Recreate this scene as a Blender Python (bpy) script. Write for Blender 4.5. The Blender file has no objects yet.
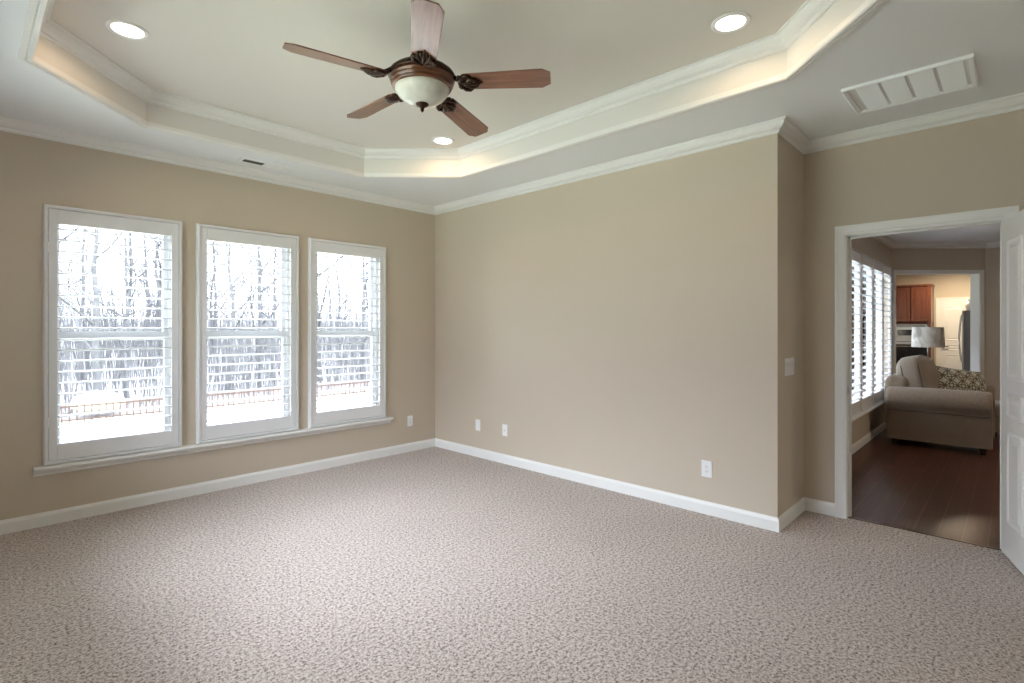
import bpy, bmesh, math, random
from mathutils import Vector, Matrix

scene = bpy.context.scene
C = scene.collection
PI = math.pi

# ------------------------------------------------------------------ camera
F_PX = 526.0
CAM_Z = 1.38
HORIZON = 328.0
EX = Vector((0.692, -0.7227, 0.0)).normalized()     # camera right on the ground plane
EY = Vector((0.7227, 0.692, 0.0)).normalized()      # camera forward
cam_d = bpy.data.cameras.new('camera')
cam_d.sensor_width = 36.0
cam_d.lens = 36.0 * F_PX / 1024.0
cam_d.shift_y = -(341.5 - HORIZON) / 1024.0
cam_d.clip_start = 0.05
cam_d.clip_end = 400
cam = bpy.data.objects.new('camera', cam_d)
C.objects.link(cam)
cam.location = (0, 0, CAM_Z)
cam.rotation_euler = (PI / 2, 0, math.atan2(EY.y, EY.x) - PI / 2)
scene.camera = cam

# ------------------------------------------------------------------ sky, daylight, exposure
SKY = 15.0
SKY_LOW = 3.2
CAN_W = 3.6
world = bpy.data.worlds.new('overcast_sky')
scene.world = world
world.use_nodes = True
wn = world.node_tree
bg = wn.nodes['Background']
# hazy overcast: dim towards the horizon, bright cloud higher up
tcw = wn.nodes.new('ShaderNodeTexCoord')
sepw = wn.nodes.new('ShaderNodeSeparateXYZ')
mrw = wn.nodes.new('ShaderNodeMapRange')
mrw.interpolation_type = 'SMOOTHSTEP'
mrw.inputs['From Min'].default_value = 0.10
mrw.inputs['From Max'].default_value = 0.55
mrw.inputs['To Min'].default_value = SKY_LOW
mrw.inputs['To Max'].default_value = SKY
wn.links.new(tcw.outputs['Generated'], sepw.inputs[0])
wn.links.new(sepw.outputs['Z'], mrw.inputs['Value'])
wn.links.new(mrw.outputs[0], bg.inputs['Strength'])
bg.inputs['Color'].default_value = (0.80, 0.88, 1.0, 1)

vs = scene.view_settings
vs.view_transform = 'Standard'
vs.look = 'None'
vs.gamma = 1.0
vs.use_curve_mapping = False
vs.exposure = 0.83
scene.cycles.max_bounces = 14
scene.cycles.diffuse_bounces = 9
scene.cycles.glossy_bounces = 5
scene.cycles.transmission_bounces = 8
scene.cycles.transparent_max_bounces = 16
scene.cycles.sample_clamp_indirect = 12.0
scene.cycles.use_denoising = True


def portal(name, loc, rot, sx, sy):
    l = bpy.data.lights.new(name, 'AREA')
    l.shape = 'RECTANGLE'
    l.size = sx
    l.size_y = sy
    l.cycles.is_portal = True
    o = bpy.data.objects.new(name, l)
    C.objects.link(o)
    o.location = loc
    o.rotation_euler = rot


# daylight entering through the window openings (sampling portals for the sky)
for i, xc in enumerate((0.81, 1.763, 2.715)):
    portal('window_daylight', (xc, 5.10, 1.335), (-PI / 2, 0, 0), 0.80, 1.76)
portal('added_window_daylight', (-0.49, 2.8, 1.6), (0, -PI / 2, 0), 1.7, 2.6)  # serves the window added behind the viewpoint for extra light
portal('living_window_daylight', (7.75, 1.47, 1.335), (-PI / 2, 0, 0), 2.6, 1.76)


# ------------------------------------------------------------------ materials
def nmat(name):
    m = bpy.data.materials.new(name)
    m.use_nodes = True
    nt = m.node_tree
    b = nt.nodes['Principled BSDF']
    return m, nt, b


def N(nt, typ, **kw):
    n = nt.nodes.new(typ)
    for k, v in kw.items():
        if hasattr(n, k):
            setattr(n, k, v)
        else:
            n.inputs[k.replace('_', ' ')].default_value = v
    return n


def ramp(nt, stops):
    r = nt.nodes.new('ShaderNodeValToRGB')
    cr = r.color_ramp
    while len(cr.elements) < len(stops):
        cr.elements.new(0.5)
    for e, (p, c) in zip(cr.elements, stops):
        e.position = p
        e.color = (*c, 1) if len(c) == 3 else c
    return r


def coords(nt, scale=(1, 1, 1), rot=(0, 0, 0)):
    tc = nt.nodes.new('ShaderNodeTexCoord')
    mp = nt.nodes.new('ShaderNodeMapping')
    mp.inputs['Scale'].default_value = scale
    mp.inputs['Rotation'].default_value = rot
    nt.links.new(tc.outputs['Object'], mp.inputs['Vector'])
    return mp.outputs['Vector']


def paint(name, col, rough=0.6, var=0.02, scale=3.0, bump=0.0, bscale=250.0, metallic=0.0, coat=0.0):
    m, nt, b = nmat(name)
    v = coords(nt)
    nz = N(nt, 'ShaderNodeTexNoise', Scale=scale, Detail=3.0)
    nt.links.new(v, nz.inputs['Vector'])
    lo = tuple(max(0, c * (1 - var)) for c in col)
    hi = tuple(min(1, c * (1 + var)) for c in col)
    r = ramp(nt, [(0.3, lo), (0.7, hi)])
    nt.links.new(nz.outputs['Fac'], r.inputs['Fac'])
    nt.links.new(r.outputs['Color'], b.inputs['Base Color'])
    b.inputs['Roughness'].default_value = rough
    b.inputs['Metallic'].default_value = metallic
    b.inputs['Coat Weight'].default_value = coat
    if bump > 0:
        n2 = N(nt, 'ShaderNodeTexNoise', Scale=bscale, Detail=2.0)
        nt.links.new(v, n2.inputs['Vector'])
        bp = N(nt, 'ShaderNodeBump', Strength=bump, Distance=0.002)
        nt.links.new(n2.outputs['Fac'], bp.inputs['Height'])
        nt.links.new(bp.outputs['Normal'], b.inputs['Normal'])
    return m


M = {}
M['wall'] = paint('tan_wall_paint', (0.555, 0.480, 0.383), 0.55, 0.015, 1.2, 0.08)
M['ceiling'] = paint('white_ceiling_paint', (0.84, 0.865, 0.875), 0.8, 0.01, 1.0, 0.05)
M['tray'] = paint('cream_tray_paint', (0.72, 0.69, 0.63), 0.8, 0.01, 1.0)
M['trim'] = paint('white_trim_gloss', (0.80, 0.80, 0.78), 0.35, 0.01)
M['shutter'] = paint('white_shutter_satin', (0.76, 0.765, 0.77), 0.4, 0.01)
M['riser'] = paint('off_white_riser_paint', (0.72, 0.705, 0.67), 0.8, 0.01)
M['louver'] = paint('darkened_louver_white', (0.66, 0.67, 0.69), 0.45, 0.01)  # shutter white darkened: shade put in the colour so slats show against sky
M['vinyl'] = paint('white_vinyl_sash', (0.85, 0.86, 0.87), 0.4, 0.01)
M['plate'] = paint('white_plastic', (0.83, 0.83, 0.82), 0.35, 0.0)
M['slot'] = paint('dark_slot', (0.03, 0.03, 0.03), 0.6, 0.0)
M['grille'] = paint('white_grille_metal', (0.88, 0.90, 0.90), 0.45, 0.0)
M['duct'] = paint('duct_shade', (0.10, 0.10, 0.10), 0.7, 0.0)
M['bronze'] = paint('oiled_bronze', (0.045, 0.022, 0.013), 0.34, 0.25, 30, metallic=0.7)
M['siding'] = paint('pale_siding', (0.62, 0.64, 0.66), 0.7, 0.02)
M['steel'] = paint('brushed_steel', (0.50, 0.51, 0.52), 0.32, 0.04, 20, metallic=0.9)
M['black'] = paint('black_gloss', (0.012, 0.012, 0.014), 0.12, 0.0)
M['darkfoot'] = paint('dark_wood_foot', (0.022, 0.014, 0.010), 0.5, 0.1)
M['stone'] = paint('pale_stone', (0.34, 0.36, 0.28), 0.9, 0.15, 4)
M['roof'] = paint('roof_shingle', (0.12, 0.11, 0.11), 0.9, 0.1)
M['lampbase'] = paint('lamp_base_ceramic', (0.16, 0.12, 0.09), 0.3, 0.1)
M['jar'] = paint('white_ceramic', (0.78, 0.77, 0.74), 0.3, 0.02)
M['counter'] = paint('table_wood', (0.09, 0.045, 0.025), 0.35, 0.2, 10)


def wood(name, c1, c2, c3, rough, stretch=(1.5, 18, 18), coat=0.0):
    m, nt, b = nmat(name)
    v = coords(nt, stretch)
    nz = N(nt, 'ShaderNodeTexNoise', Scale=2.0, Detail=6.0, Roughness=0.62, Distortion=0.6)
    nt.links.new(v, nz.inputs['Vector'])
    r = ramp(nt, [(0.30, c1), (0.5, c2), (0.70, c3)])
    nt.links.new(nz.outputs['Fac'], r.inputs['Fac'])
    nt.links.new(r.outputs['Color'], b.inputs['Base Color'])
    b.inputs['Roughness'].default_value = rough
    b.inputs['Coat Weight'].default_value = coat
    b.inputs['Coat Roughness'].default_value = 0.16
    return m


M['blade'] = wood('walnut_blade', (0.115, 0.042, 0.02), (0.215, 0.085, 0.042), (0.30, 0.13, 0.065), 0.36, (1.6, 26, 26), 1.0)
M['band'] = wood('walnut_band', (0.07, 0.024, 0.010), (0.13, 0.045, 0.018), (0.21, 0.075, 0.03), 0.3, (4, 4, 22), 0.4)
M['cherry'] = wood('cherry_cabinet', (0.075, 0.020, 0.009), (0.115, 0.032, 0.014), (0.15, 0.044, 0.020), 0.35, (16, 16, 1.5), 0.2)


def carpet_mat():
    m, nt, b = nmat('beige_pile_carpet')
    v = coords(nt)
    n1 = N(nt, 'ShaderNodeTexNoise', Scale=120.0, Detail=2.0, Roughness=0.6)
    n2 = N(nt, 'ShaderNodeTexNoise', Scale=62.0, Detail=2.5, Roughness=0.6)
    n3 = N(nt, 'ShaderNodeTexNoise', Scale=1.3, Detail=3.0)
    for n in (n1, n2, n3):
        nt.links.new(v, n.inputs['Vector'])
    mx = N(nt, 'ShaderNodeMath', operation='ADD')
    nt.links.new(n1.outputs['Fac'], mx.inputs[0])
    nt.links.new(n2.outputs['Fac'], mx.inputs[1])
    hf = N(nt, 'ShaderNodeMath', operation='MULTIPLY')
    hf.inputs[1].default_value = 0.5
    nt.links.new(mx.outputs[0], hf.inputs[0])
    r = ramp(nt, [(0.38, (0.105, 0.077, 0.064)), (0.45, (0.345, 0.278, 0.238)), (0.505, (0.515, 0.437, 0.388)), (0.59, (0.665, 0.595, 0.54))])
    nt.links.new(hf.outputs[0], r.inputs['Fac'])
    mixn = N(nt, 'ShaderNodeMix', data_type='RGBA', blend_type='MULTIPLY')
    mixn.inputs[0].default_value = 1.0
    r3 = ramp(nt, [(0.35, (0.93, 0.93, 0.93)), (0.65, (1.0, 1.0, 1.0))])
    nt.links.new(n3.outputs['Fac'], r3.inputs['Fac'])
    nt.links.new(r.outputs['Color'], mixn.inputs[6])
    nt.links.new(r3.outputs['Color'], mixn.inputs[7])
    nt.links.new(mixn.outputs[2], b.inputs['Base Color'])
    b.inputs['Roughness'].default_value = 0.95
    b.inputs['Sheen Weight'].default_value = 0.15
    bp = N(nt, 'ShaderNodeBump', Strength=0.65, Distance=0.012)
    nt.links.new(hf.outputs[0], bp.inputs['Height'])
    nt.links.new(bp.outputs['Normal'], b.inputs['Normal'])
    return m


M['carpet'] = carpet_mat()


def plank_mat():
    m, nt, b = nmat('dark_plank_floor')
    v = coords(nt)
    br = nt.nodes.new('ShaderNodeTexBrick')
    br.offset = 0.37
    br.inputs['Scale'].default_value = 1.0
    br.inputs['Brick Width'].default_value = 1.3
    br.inputs['Row Height'].default_value = 0.127
    br.inputs['Mortar Size'].default_value = 0.0022
    br.inputs['Mortar Smooth'].default_value = 0.2
    br.inputs['Bias'].default_value = 0.0
    br.inputs['Color1'].default_value = (0.060, 0.022, 0.014, 1)
    br.inputs['Color2'].default_value = (0.105, 0.042, 0.026, 1)
    br.inputs['Mortar'].default_value = (0.16, 0.09, 0.06, 1)
    nt.links.new(v, br.inputs['Vector'])
    nz = N(nt, 'ShaderNodeTexNoise', Scale=2.0, Detail=5.0)
    mp = nt.nodes.new('ShaderNodeMapping')
    mp.inputs['Scale'].default_value = (1.5, 22, 1)
    nt.links.new(v, mp.inputs['Vector'])
    nt.links.new(mp.outputs['Vector'], nz.inputs['Vector'])
    r = ramp(nt, [(0.3, (0.72, 0.72, 0.72)), (0.7, (1.15, 1.15, 1.15))])
    nt.links.new(nz.outputs['Fac'], r.inputs['Fac'])
    mx = N(nt, 'ShaderNodeMix', data_type='RGBA', blend_type='MULTIPLY')
    mx.inputs[0].default_value = 1.0
    nt.links.new(br.outputs['Color'], mx.inputs[6])
    nt.links.new(r.outputs['Color'], mx.inputs[7])
    nt.links.new(mx.outputs[2], b.inputs['Base Color'])
    b.inputs['Roughness'].default_value = 0.30
    b.inputs['Specular IOR Level'].default_value = 0.12
    bp = N(nt, 'ShaderNodeBump', Strength=0.06, Distance=0.002)
    nt.links.new(nz.outputs['Fac'], bp.inputs['Height'])
    nt.links.new(bp.outputs['Normal'], b.inputs['Normal'])
    return m


M['plank'] = plank_mat()


def fabric(name, c1, c2, scale=160.0, bump=0.35):
    m, nt, b = nmat(name)
    v = coords(nt)
    n1 = N(nt, 'ShaderNodeTexNoise', Scale=scale, Detail=2.0)
    nt.links.new(v, n1.inputs['Vector'])
    r = ramp(nt, [(0.35, c1), (0.65, c2)])
    nt.links.new(n1.outputs['Fac'], r.inputs['Fac'])
    nt.links.new(r.outputs['Color'], b.inputs['Base Color'])
    b.inputs['Roughness'].default_value = 0.9
    b.inputs['Sheen Weight'].default_value = 0.2
    n2 = N(nt, 'ShaderNodeTexNoise', Scale=7.0, Detail=2.0)
    nt.links.new(v, n2.inputs['Vector'])
    ad = N(nt, 'ShaderNodeMath', operation='MULTIPLY_ADD')
    ad.inputs[1].default_value = 0.15
    nt.links.new(n1.outputs['Fac'], ad.inputs[0])
    nt.links.new(n2.outputs['Fac'], ad.inputs[2])
    bp = N(nt, 'ShaderNodeBump', Strength=bump, Distance=0.02)
    nt.links.new(ad.outputs[0], bp.inputs['Height'])
    nt.links.new(bp.outputs['Normal'], b.inputs['Normal'])
    return m


M['tweed'] = fabric('taupe_tweed', (0.15, 0.112, 0.080), (0.28, 0.22, 0.165))
M['tweed_light'] = fabric('taupe_tweed_cushion', (0.19, 0.152, 0.118), (0.33, 0.275, 0.225))
M['piping'] = fabric('dark_piping', (0.07, 0.055, 0.045), (0.11, 0.09, 0.07))
M['ottoman'] = fabric('brown_upholstery', (0.14, 0.10, 0.065), (0.24, 0.18, 0.125))


def ring_pattern():
    m, nt, b = nmat('interlocking_ring_fabric')
    v = coords(nt, (8.0, 8.0, 8.0))
    sep = nt.nodes.new('ShaderNodeSeparateXYZ')
    nt.links.new(v, sep.inputs[0])

    def mth(op, a, c=None):
        n = nt.nodes.new('ShaderNodeMath')
        n.operation = op
        for k, q in enumerate((a, c)):
            if q is None:
                continue
            if isinstance(q, (int, float)):
                n.inputs[k].default_value = q
            else:
                nt.links.new(q, n.inputs[k])
        return n.outputs[0]

    def rings(off, rad, width):
        u = mth('SUBTRACT', mth('FRACT', mth('ADD', sep.outputs[0], off)), 0.5)
        w = mth('SUBTRACT', mth('FRACT', mth('ADD', sep.outputs[2], off)), 0.5)
        d = mth('SQRT', mth('ADD', mth('MULTIPLY', u, u), mth('MULTIPLY', w, w)))
        return mth('LESS_THAN', mth('ABSOLUTE', mth('SUBTRACT', d, rad)), width)
    s = mth('MAXIMUM', mth('MAXIMUM', rings(0.0, 0.46, 0.045), rings(0.5, 0.46, 0.045)), rings(0.0, 0.16, 0.04))
    mx = N(nt, 'ShaderNodeMix', data_type='RGBA')
    nt.links.new(s, mx.inputs[0])
    mx.inputs[6].default_value = (0.56, 0.53, 0.45, 1)
    mx.inputs[7].default_value = (0.10, 0.09, 0.06, 1)
    nt.links.new(mx.outputs[2], b.inputs['Base Color'])
    b.inputs['Roughness'].default_value = 0.9
    return m


M['rings'] = ring_pattern()


def shade_mat():
    m, nt, b = nmat('mottled_lampshade')
    v = coords(nt, (1, 1, 0.6))
    nz = N(nt, 'ShaderNodeTexNoise', Scale=9.0, Detail=4.0, Distortion=1.2)
    nt.links.new(v, nz.inputs['Vector'])
    r = ramp(nt, [(0.35, (0.30, 0.27, 0.235)), (0.6, (0.56, 0.53, 0.48))])
    nt.links.new(nz.outputs['Fac'], r.inputs['Fac'])
    nt.links.new(r.outputs['Color'], b.inputs['Base Color'])
    b.inputs['Roughness'].default_value = 0.8
    return m


M['shade'] = shade_mat()


def glass_mat():
    m = bpy.data.materials.new('window_glass')
    m.use_nodes = True
    nt = m.node_tree
    nt.nodes.clear()
    out = nt.nodes.new('ShaderNodeOutputMaterial')
    tr = nt.nodes.new('ShaderNodeBsdfTransparent')
    tr.inputs['Color'].default_value = (0.96, 0.965, 0.97, 1)
    gl = nt.nodes.new('ShaderNodeBsdfGlossy')
    gl.inputs['Roughness'].default_value = 0.02
    fr = nt.nodes.new('ShaderNodeFresnel')
    fr.inputs['IOR'].default_value = 1.35
    mx = nt.nodes.new('ShaderNodeMixShader')
    nt.links.new(fr.outputs[0], mx.inputs[0])
    nt.links.new(tr.outputs[0], mx.inputs[1])
    nt.links.new(gl.outputs[0], mx.inputs[2])
    nt.links.new(mx.outputs[0], out.inputs[0])
    return m


M['glass'] = glass_mat()


def bowl_mat():
    m, nt, b = nmat('frosted_glass_bowl')
    v = coords(nt)
    nz = N(nt, 'ShaderNodeTexNoise', Scale=9.0, Detail=4.0, Distortion=1.5)
    nt.links.new(v, nz.inputs['Vector'])
    r = ramp(nt, [(0.3, (0.54, 0.53, 0.46)), (0.7, (0.66, 0.66, 0.60))])
    nt.links.new(nz.outputs['Fac'], r.inputs['Fac'])
    nt.links.new(r.outputs['Color'], b.inputs['Base Color'])
    b.inputs['Roughness'].default_value = 0.25
    b.inputs['Subsurface Weight'].default_value = 0.3
    b.inputs['Subsurface Radius'].default_value = (0.03, 0.03, 0.025)
    return m


M['bowl'] = bowl_mat()


def emit(name, col, s):
    m = bpy.data.materials.new(name)
    m.use_nodes = True
    nt = m.node_tree
    nt.nodes.clear()
    out = nt.nodes.new('ShaderNodeOutputMaterial')
    e = nt.nodes.new('ShaderNodeEmission')
    e.inputs['Color'].default_value = (*col, 1)
    e.inputs['Strength'].default_value = s
    nt.links.new(e.outputs[0], out.inputs[0])
    return m


M['lens'] = emit('lit_downlight_lens', (1.0, 0.90, 0.72), 5.0)


def ground_mat(name, stops, scale):
    m, nt, b = nmat(name)
    v = coords(nt)
    nz = N(nt, 'ShaderNodeTexNoise', Scale=scale, Detail=6.0, Roughness=0.6)
    nt.links.new(v, nz.inputs['Vector'])
    r = ramp(nt, stops)
    nt.links.new(nz.outputs['Fac'], r.inputs['Fac'])
    nt.links.new(r.outputs['Color'], b.inputs['Base Color'])
    b.inputs['Roughness'].default_value = 1.0
    return m


M['lawn'] = ground_mat('winter_lawn', [(0.38, (0.17, 0.19, 0.12)), (0.5, (0.38, 0.39, 0.29)), (0.62, (0.46, 0.46, 0.36))], 0.55)
M['forest'] = ground_mat('leaf_litter', [(0.35, (0.060, 0.056, 0.054)), (0.65, (0.10, 0.092, 0.086))], 0.9)
M['bark'] = ground_mat('grey_bark', [(0.35, (0.045, 0.045, 0.047)), (0.65, (0.085, 0.083, 0.083))], 3.0)
M['fence'] = ground_mat('red_brown_fence', [(0.35, (0.045, 0.026, 0.020)), (0.65, (0.065, 0.038, 0.030))], 4.0)


# ------------------------------------------------------------------ mesh helpers
class MB:
    def __init__(self):
        self.bm = bmesh.new()

    def verts(self, pts):
        return [self.bm.verts.new(p) for p in pts]

    def face(self, vs):
        try:
            return self.bm.faces.new(vs)
        except ValueError:
            return None

    def box(self, x0, x1, y0, y1, z0, z1, f=None):
        p = [(x0, y0, z0), (x1, y0, z0), (x1, y1, z0), (x0, y1, z0), (x0, y0, z1), (x1, y0, z1), (x1, y1, z1), (x0, y1, z1)]
        if f:
            p = [f(*q) for q in p]
        v = self.verts(p)
        for q in ((0, 3, 2, 1), (4, 5, 6, 7), (0, 1, 5, 4), (1, 2, 6, 5), (2, 3, 7, 6), (3, 0, 4, 7)):
            self.face([v[i] for i in q])
        return self

    def tube(self, pts, radii, n=6, cap=True):
        pts = [Vector(p) for p in pts]
        if isinstance(radii, (int, float)):
            radii = [radii] * len(pts)
        rings = []
        ref = None
        for i, p in enumerate(pts):
            if i == 0:
                t = pts[1] - p
            elif i == len(pts) - 1:
                t = p - pts[i - 1]
            else:
                t = pts[i + 1] - pts[i - 1]
            t = t.normalized()
            if ref is None:
                ref = Vector((0, 0, 1)) if abs(t.z) < 0.9 else Vector((1, 0, 0))
            a = t.cross(ref)
            if a.length < 1e-5:
                a = t.orthogonal()
            a.normalize()
            bb = t.cross(a)
            ref = -bb if False else ref
            rings.append(self.verts([p + radii[i] * (math.cos(2 * PI * k / n) * a + math.sin(2 * PI * k / n) * bb) for k in range(n)]))
        for r0, r1 in zip(rings, rings[1:]):
            for k in range(n):
                self.face([r0[k], r0[(k + 1) % n], r1[(k + 1) % n], r1[k]])
        if cap:
            self.face(rings[0][::-1])
            self.face(rings[-1])
        return self

    def lathe(self, prof, n=32, c=(0, 0, 0), cap=True):
        rings = []
        for r, z in prof:
            if r < 1e-6:
                rings.append(self.verts([(c[0], c[1], c[2] + z)]))
            else:
                rings.append(self.verts([(c[0] + r * math.cos(2 * PI * k / n), c[1] + r * math.sin(2 * PI * k / n), c[2] + z) for k in range(n)]))
        for r0, r1 in zip(rings, rings[1:]):
            for k in range(n):
                k2 = (k + 1) % n
                if len(r0) == 1 and len(r1) == 1:
                    continue
                if len(r0) == 1:
                    self.face([r0[0], r1[k2], r1[k]])
                elif len(r1) == 1:
                    self.face([r0[k], r0[k2], r1[0]])
                else:
                    self.face([r0[k], r0[k2], r1[k2], r1[k]])
        if cap:
            if len(rings[0]) > 1:
                self.face(rings[0][::-1])
            if len(rings[-1]) > 1:
                self.face(rings[-1])
        return self

    def prism(self, poly, a0, a1, f):
        """poly in 2D, extruded between a0 and a1; f(u, v, a) -> 3D point"""
        v0 = self.verts([f(u, v, a0) for u, v in poly])
        v1 = self.verts([f(u, v, a1) for u, v in poly])
        n = len(poly)
        for k in range(n):
            self.face([v0[k], v0[(k + 1) % n], v1[(k + 1) % n], v1[k]])
        self.face(v0[::-1])
        self.face(v1)
        return self

    def sweep(self, path, prof, f, closed=False, cap=True, only=None):
        """prof: closed list (offset to the left of path, height) swept along a 2D path with mitres; f(u, v, h) -> 3D"""
        P = [Vector(p) for p in path]
        n = len(P)
        dirs = [(P[(i + 1) % n] - P[i]).normalized() for i in range(n if closed else n - 1)]
        miter = []
        for i in range(n):
            if closed:
                d0, d1 = dirs[i - 1], dirs[i]
            else:
                d0 = dirs[max(i - 1, 0)]
                d1 = dirs[min(i, n - 2)]
            n0 = Vector((-d0.y, d0.x))
            n1 = Vector((-d1.y, d1.x))
            mm = n0 + n1
            mm = mm / mm.length
            mm = mm / max(0.2, mm.dot(n0))
            miter.append(mm)
        rng = range(n if closed else n - 1)
        for i in rng:
            if only is not None and i not in only:
                continue
            j = (i + 1) % n
            r0 = self.verts([f(*(P[i] + miter[i] * o), h) for o, h in prof])
            r1 = self.verts([f(*(P[j] + miter[j] * o), h) for o, h in prof])
            k = len(prof)
            for q in range(k):
                self.face([r0[q], r1[q], r1[(q + 1) % k], r0[(q + 1) % k]])
            if cap:
                self.face(r0)
                self.face(r1[::-1])
        bmesh.ops.remove_doubles(self.bm, verts=self.bm.verts, dist=1e-6)
        return self

    def build(self, name, mat, parent=None, origin=(0, 0, 0), bevel=0.0, seg=2, smooth=False, loc=None):
        bm = self.bm
        o3 = Vector(origin)
        if o3.length > 0:
            bmesh.ops.translate(bm, verts=bm.verts, vec=-o3)
        bmesh.ops.recalc_face_normals(bm, faces=bm.faces)
        me = bpy.data.meshes.new(name)
        bm.to_mesh(me)
        bm.free()
        if isinstance(mat, (list, tuple)):
            for q in mat:
                me.materials.append(q)
        else:
            me.materials.append(mat)
        o = bpy.data.objects.new(name, me)
        C.objects.link(o)
        if parent is not None:
            o.parent = parent
        if loc is not None:
            o.location = loc
        elif parent is None:
            o.location = o3
        if smooth:
            for p in me.polygons:
                p.use_smooth = True
        if bevel > 0:
            md = o.modifiers.new('bevel', 'BEVEL')
            md.width = bevel
            md.segments = seg
            md.limit_method = 'ANGLE'
            md.angle_limit = math.radians(40)
        return o


def tag(o, label=None, cat=None, group=None, kind=None):
    if label:
        o['label'] = label
    if cat:
        o['category'] = cat
    if group:
        o['group'] = group
    if kind:
        o['kind'] = kind
    return o


def thing(name, loc, rz=0.0, label=None, cat=None, group=None, kind=None):
    o = bpy.data.objects.new(name, None)
    o.empty_display_size = 0.1
    C.objects.link(o)
    o.location = loc
    o.rotation_euler = (0, 0, rz)
    return tag(o, label, cat, group, kind)


def structure(o, label, cat):
    return tag(o, label, cat, None, 'structure')


def kids(o):
    return [c for c in bpy.data.objects if c.parent == o]


def dup(root, loc, rz=None, label=None, group=None, scale=None):
    r = root.copy()
    C.objects.link(r)
    r.location = loc
    if rz is not None:
        r.rotation_euler = (0, 0, rz)
    if scale is not None:
        r.scale = scale
    if label:
        r['label'] = label
    if group:
        r['group'] = group
    for ch in root_children[root.name]:
        c = ch.copy()
        C.objects.link(c)
        c.parent = r
        for g in root_children.get(ch.name, []):
            d = g.copy()
            C.objects.link(d)
            d.parent = c
    return r


root_children = {}


def remember(root):
    root_children[root.name] = kids(root)
    for c in root_children[root.name]:
        root_children[c.name] = kids(c)


def world_f(u, v, h):
    return (u, v, h)


def wall_mesh(f, u0, u1, z0, z1, t0, t1, holes=()):
    """wall in (u, z) with rectangular holes, thickness t0..t1; f(u, t, z) -> 3D"""
    us = sorted({u0, u1, *[h[0] for h in holes], *[h[1] for h in holes]})
    zs = sorted({z0, z1, *[h[2] for h in holes], *[h[3] for h in holes]})
    nu, nz = len(us) - 1, len(zs) - 1

    def solid(i, j):
        if i < 0 or j < 0 or i >= nu or j >= nz:
            return False
        cu, cz = (us[i] + us[i + 1]) / 2, (zs[j] + zs[j + 1]) / 2
        return not any(h[0] < cu < h[1] and h[2] < cz < h[3] for h in holes)
    mb = MB()
    cache = {}

    def V(i, j, t):
        k = (i, j, t)
        if k not in cache:
            cache[k] = mb.bm.verts.new(f(us[i], t, zs[j]))
        return cache[k]
    for i in range(nu):
        for j in range(nz):
            if not solid(i, j):
                continue
            mb.face([V(i, j, t0), V(i + 1, j, t0), V(i + 1, j + 1, t0), V(i, j + 1, t0)])
            mb.face([V(i, j, t1), V(i, j + 1, t1), V(i + 1, j + 1, t1), V(i + 1, j, t1)])
            if not solid(i - 1, j):
                mb.face([V(i, j, t0), V(i, j + 1, t0), V(i, j + 1, t1), V(i, j, t1)])
            if not solid(i + 1, j):
                mb.face([V(i + 1, j, t0), V(i + 1, j, t1), V(i + 1, j + 1, t1), V(i + 1, j + 1, t0)])
            if not solid(i, j - 1):
                mb.face([V(i, j, t0), V(i, j, t1), V(i + 1, j, t1), V(i + 1, j, t0)])
            if not solid(i, j + 1):
                mb.face([V(i, j + 1, t0), V(i + 1, j + 1, t0), V(i + 1, j + 1, t1), V(i, j + 1, t1)])
    return mb


# ------------------------------------------------------------------ dimensions
XL, XR, XD = -0.35, 3.82, 4.424          # left wall, accent wall, door wall
YB, YN, YW = -0.45, 1.166, 4.90          # rear wall, niche return, window wall
ZC, ZT = 2.775, 3.005                      # lower ceiling, tray ceiling
WIN = [(0.385, 1.233), (1.334, 2.191), (2.289, 3.141)]
WZ0, WZ1 = 0.42, 2.245
fx = lambda u, t, z: (t, u, z)           # wall in a plane X = t
fy = lambda u, t, z: (u, t, z)           # wall in a plane Y = t
D_DEPTH = 7.57                           # angled wall of the living room


def fd(u, t, z):
    p = EX * u + EY * (D_DEPTH + t)
    return (p.x, p.y, z)


LY = 1.30                                # living-room window wall
LZC = 2.60
LWIN = [(6.44, 7.08), (7.12, 7.76), (7.80, 8.44), (8.48, 9.08)]

# ------------------------------------------------------------------ bedroom shell
mb = MB()
mb.box(XL - 0.1, XD + 0.035, YB - 0.1, YW + 0.1, -0.12, 0.0)
structure(mb.build('floor', M['carpet']), 'beige speckled pile carpet covering the empty bedroom floor', 'floor')

holes = [(a + 0.04, b - 0.04, WZ0 + 0.03, WZ1 - 0.03) for a, b in WIN]
o = wall_mesh(fy, XL - 0.15, XR + 0.15, -0.12, 3.2, YW, YW + 0.17, holes).build('wall_left', M['wall'])
structure(o, 'tan wall holding the three shuttered windows', 'wall')
o = wall_mesh(fx, YN, YW, 0.0, 3.2, XR, XR + 0.15).build('wall_right', M['wall'])
structure(o, 'long blank tan wall between the window corner and the doorway niche', 'wall')
o = wall_mesh(fy, XR + 0.15, XD + 0.126, 0.0, 3.2, YN, LY).build('wall_niche', M['wall'])
structure(o, 'short tan return wall with the light switch beside the doorway', 'wall')
DO0, DO1, DOZ = 0.06, 0.88, 2.045        # clear door opening
o = wall_mesh(fx, YB - 0.12, YN, 0.0, 3.2, XD, XD + 0.126, [(DO0 - 0.02, DO1 + 0.02, 0.0, DOZ + 0.02)]).build('wall_door', M['wall'])
structure(o, 'tan wall with the open doorway to the living room', 'wall')
RW = (1.5, 4.1, 0.75, 2.45)               # unseen window added behind the viewpoint to brighten the room
o = wall_mesh(fx, YB - 0.12, YW, 0.0, 3.2, XL - 0.12, XL, [RW]).build('wall_rear', M['wall'])
structure(o, 'tan wall behind the viewpoint, with a wide window added for light', 'wall')
o = wall_mesh(fy, XL, XD, 0.0, 3.2, YB - 0.12, YB).build('wall_front', M['wall'])
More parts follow.
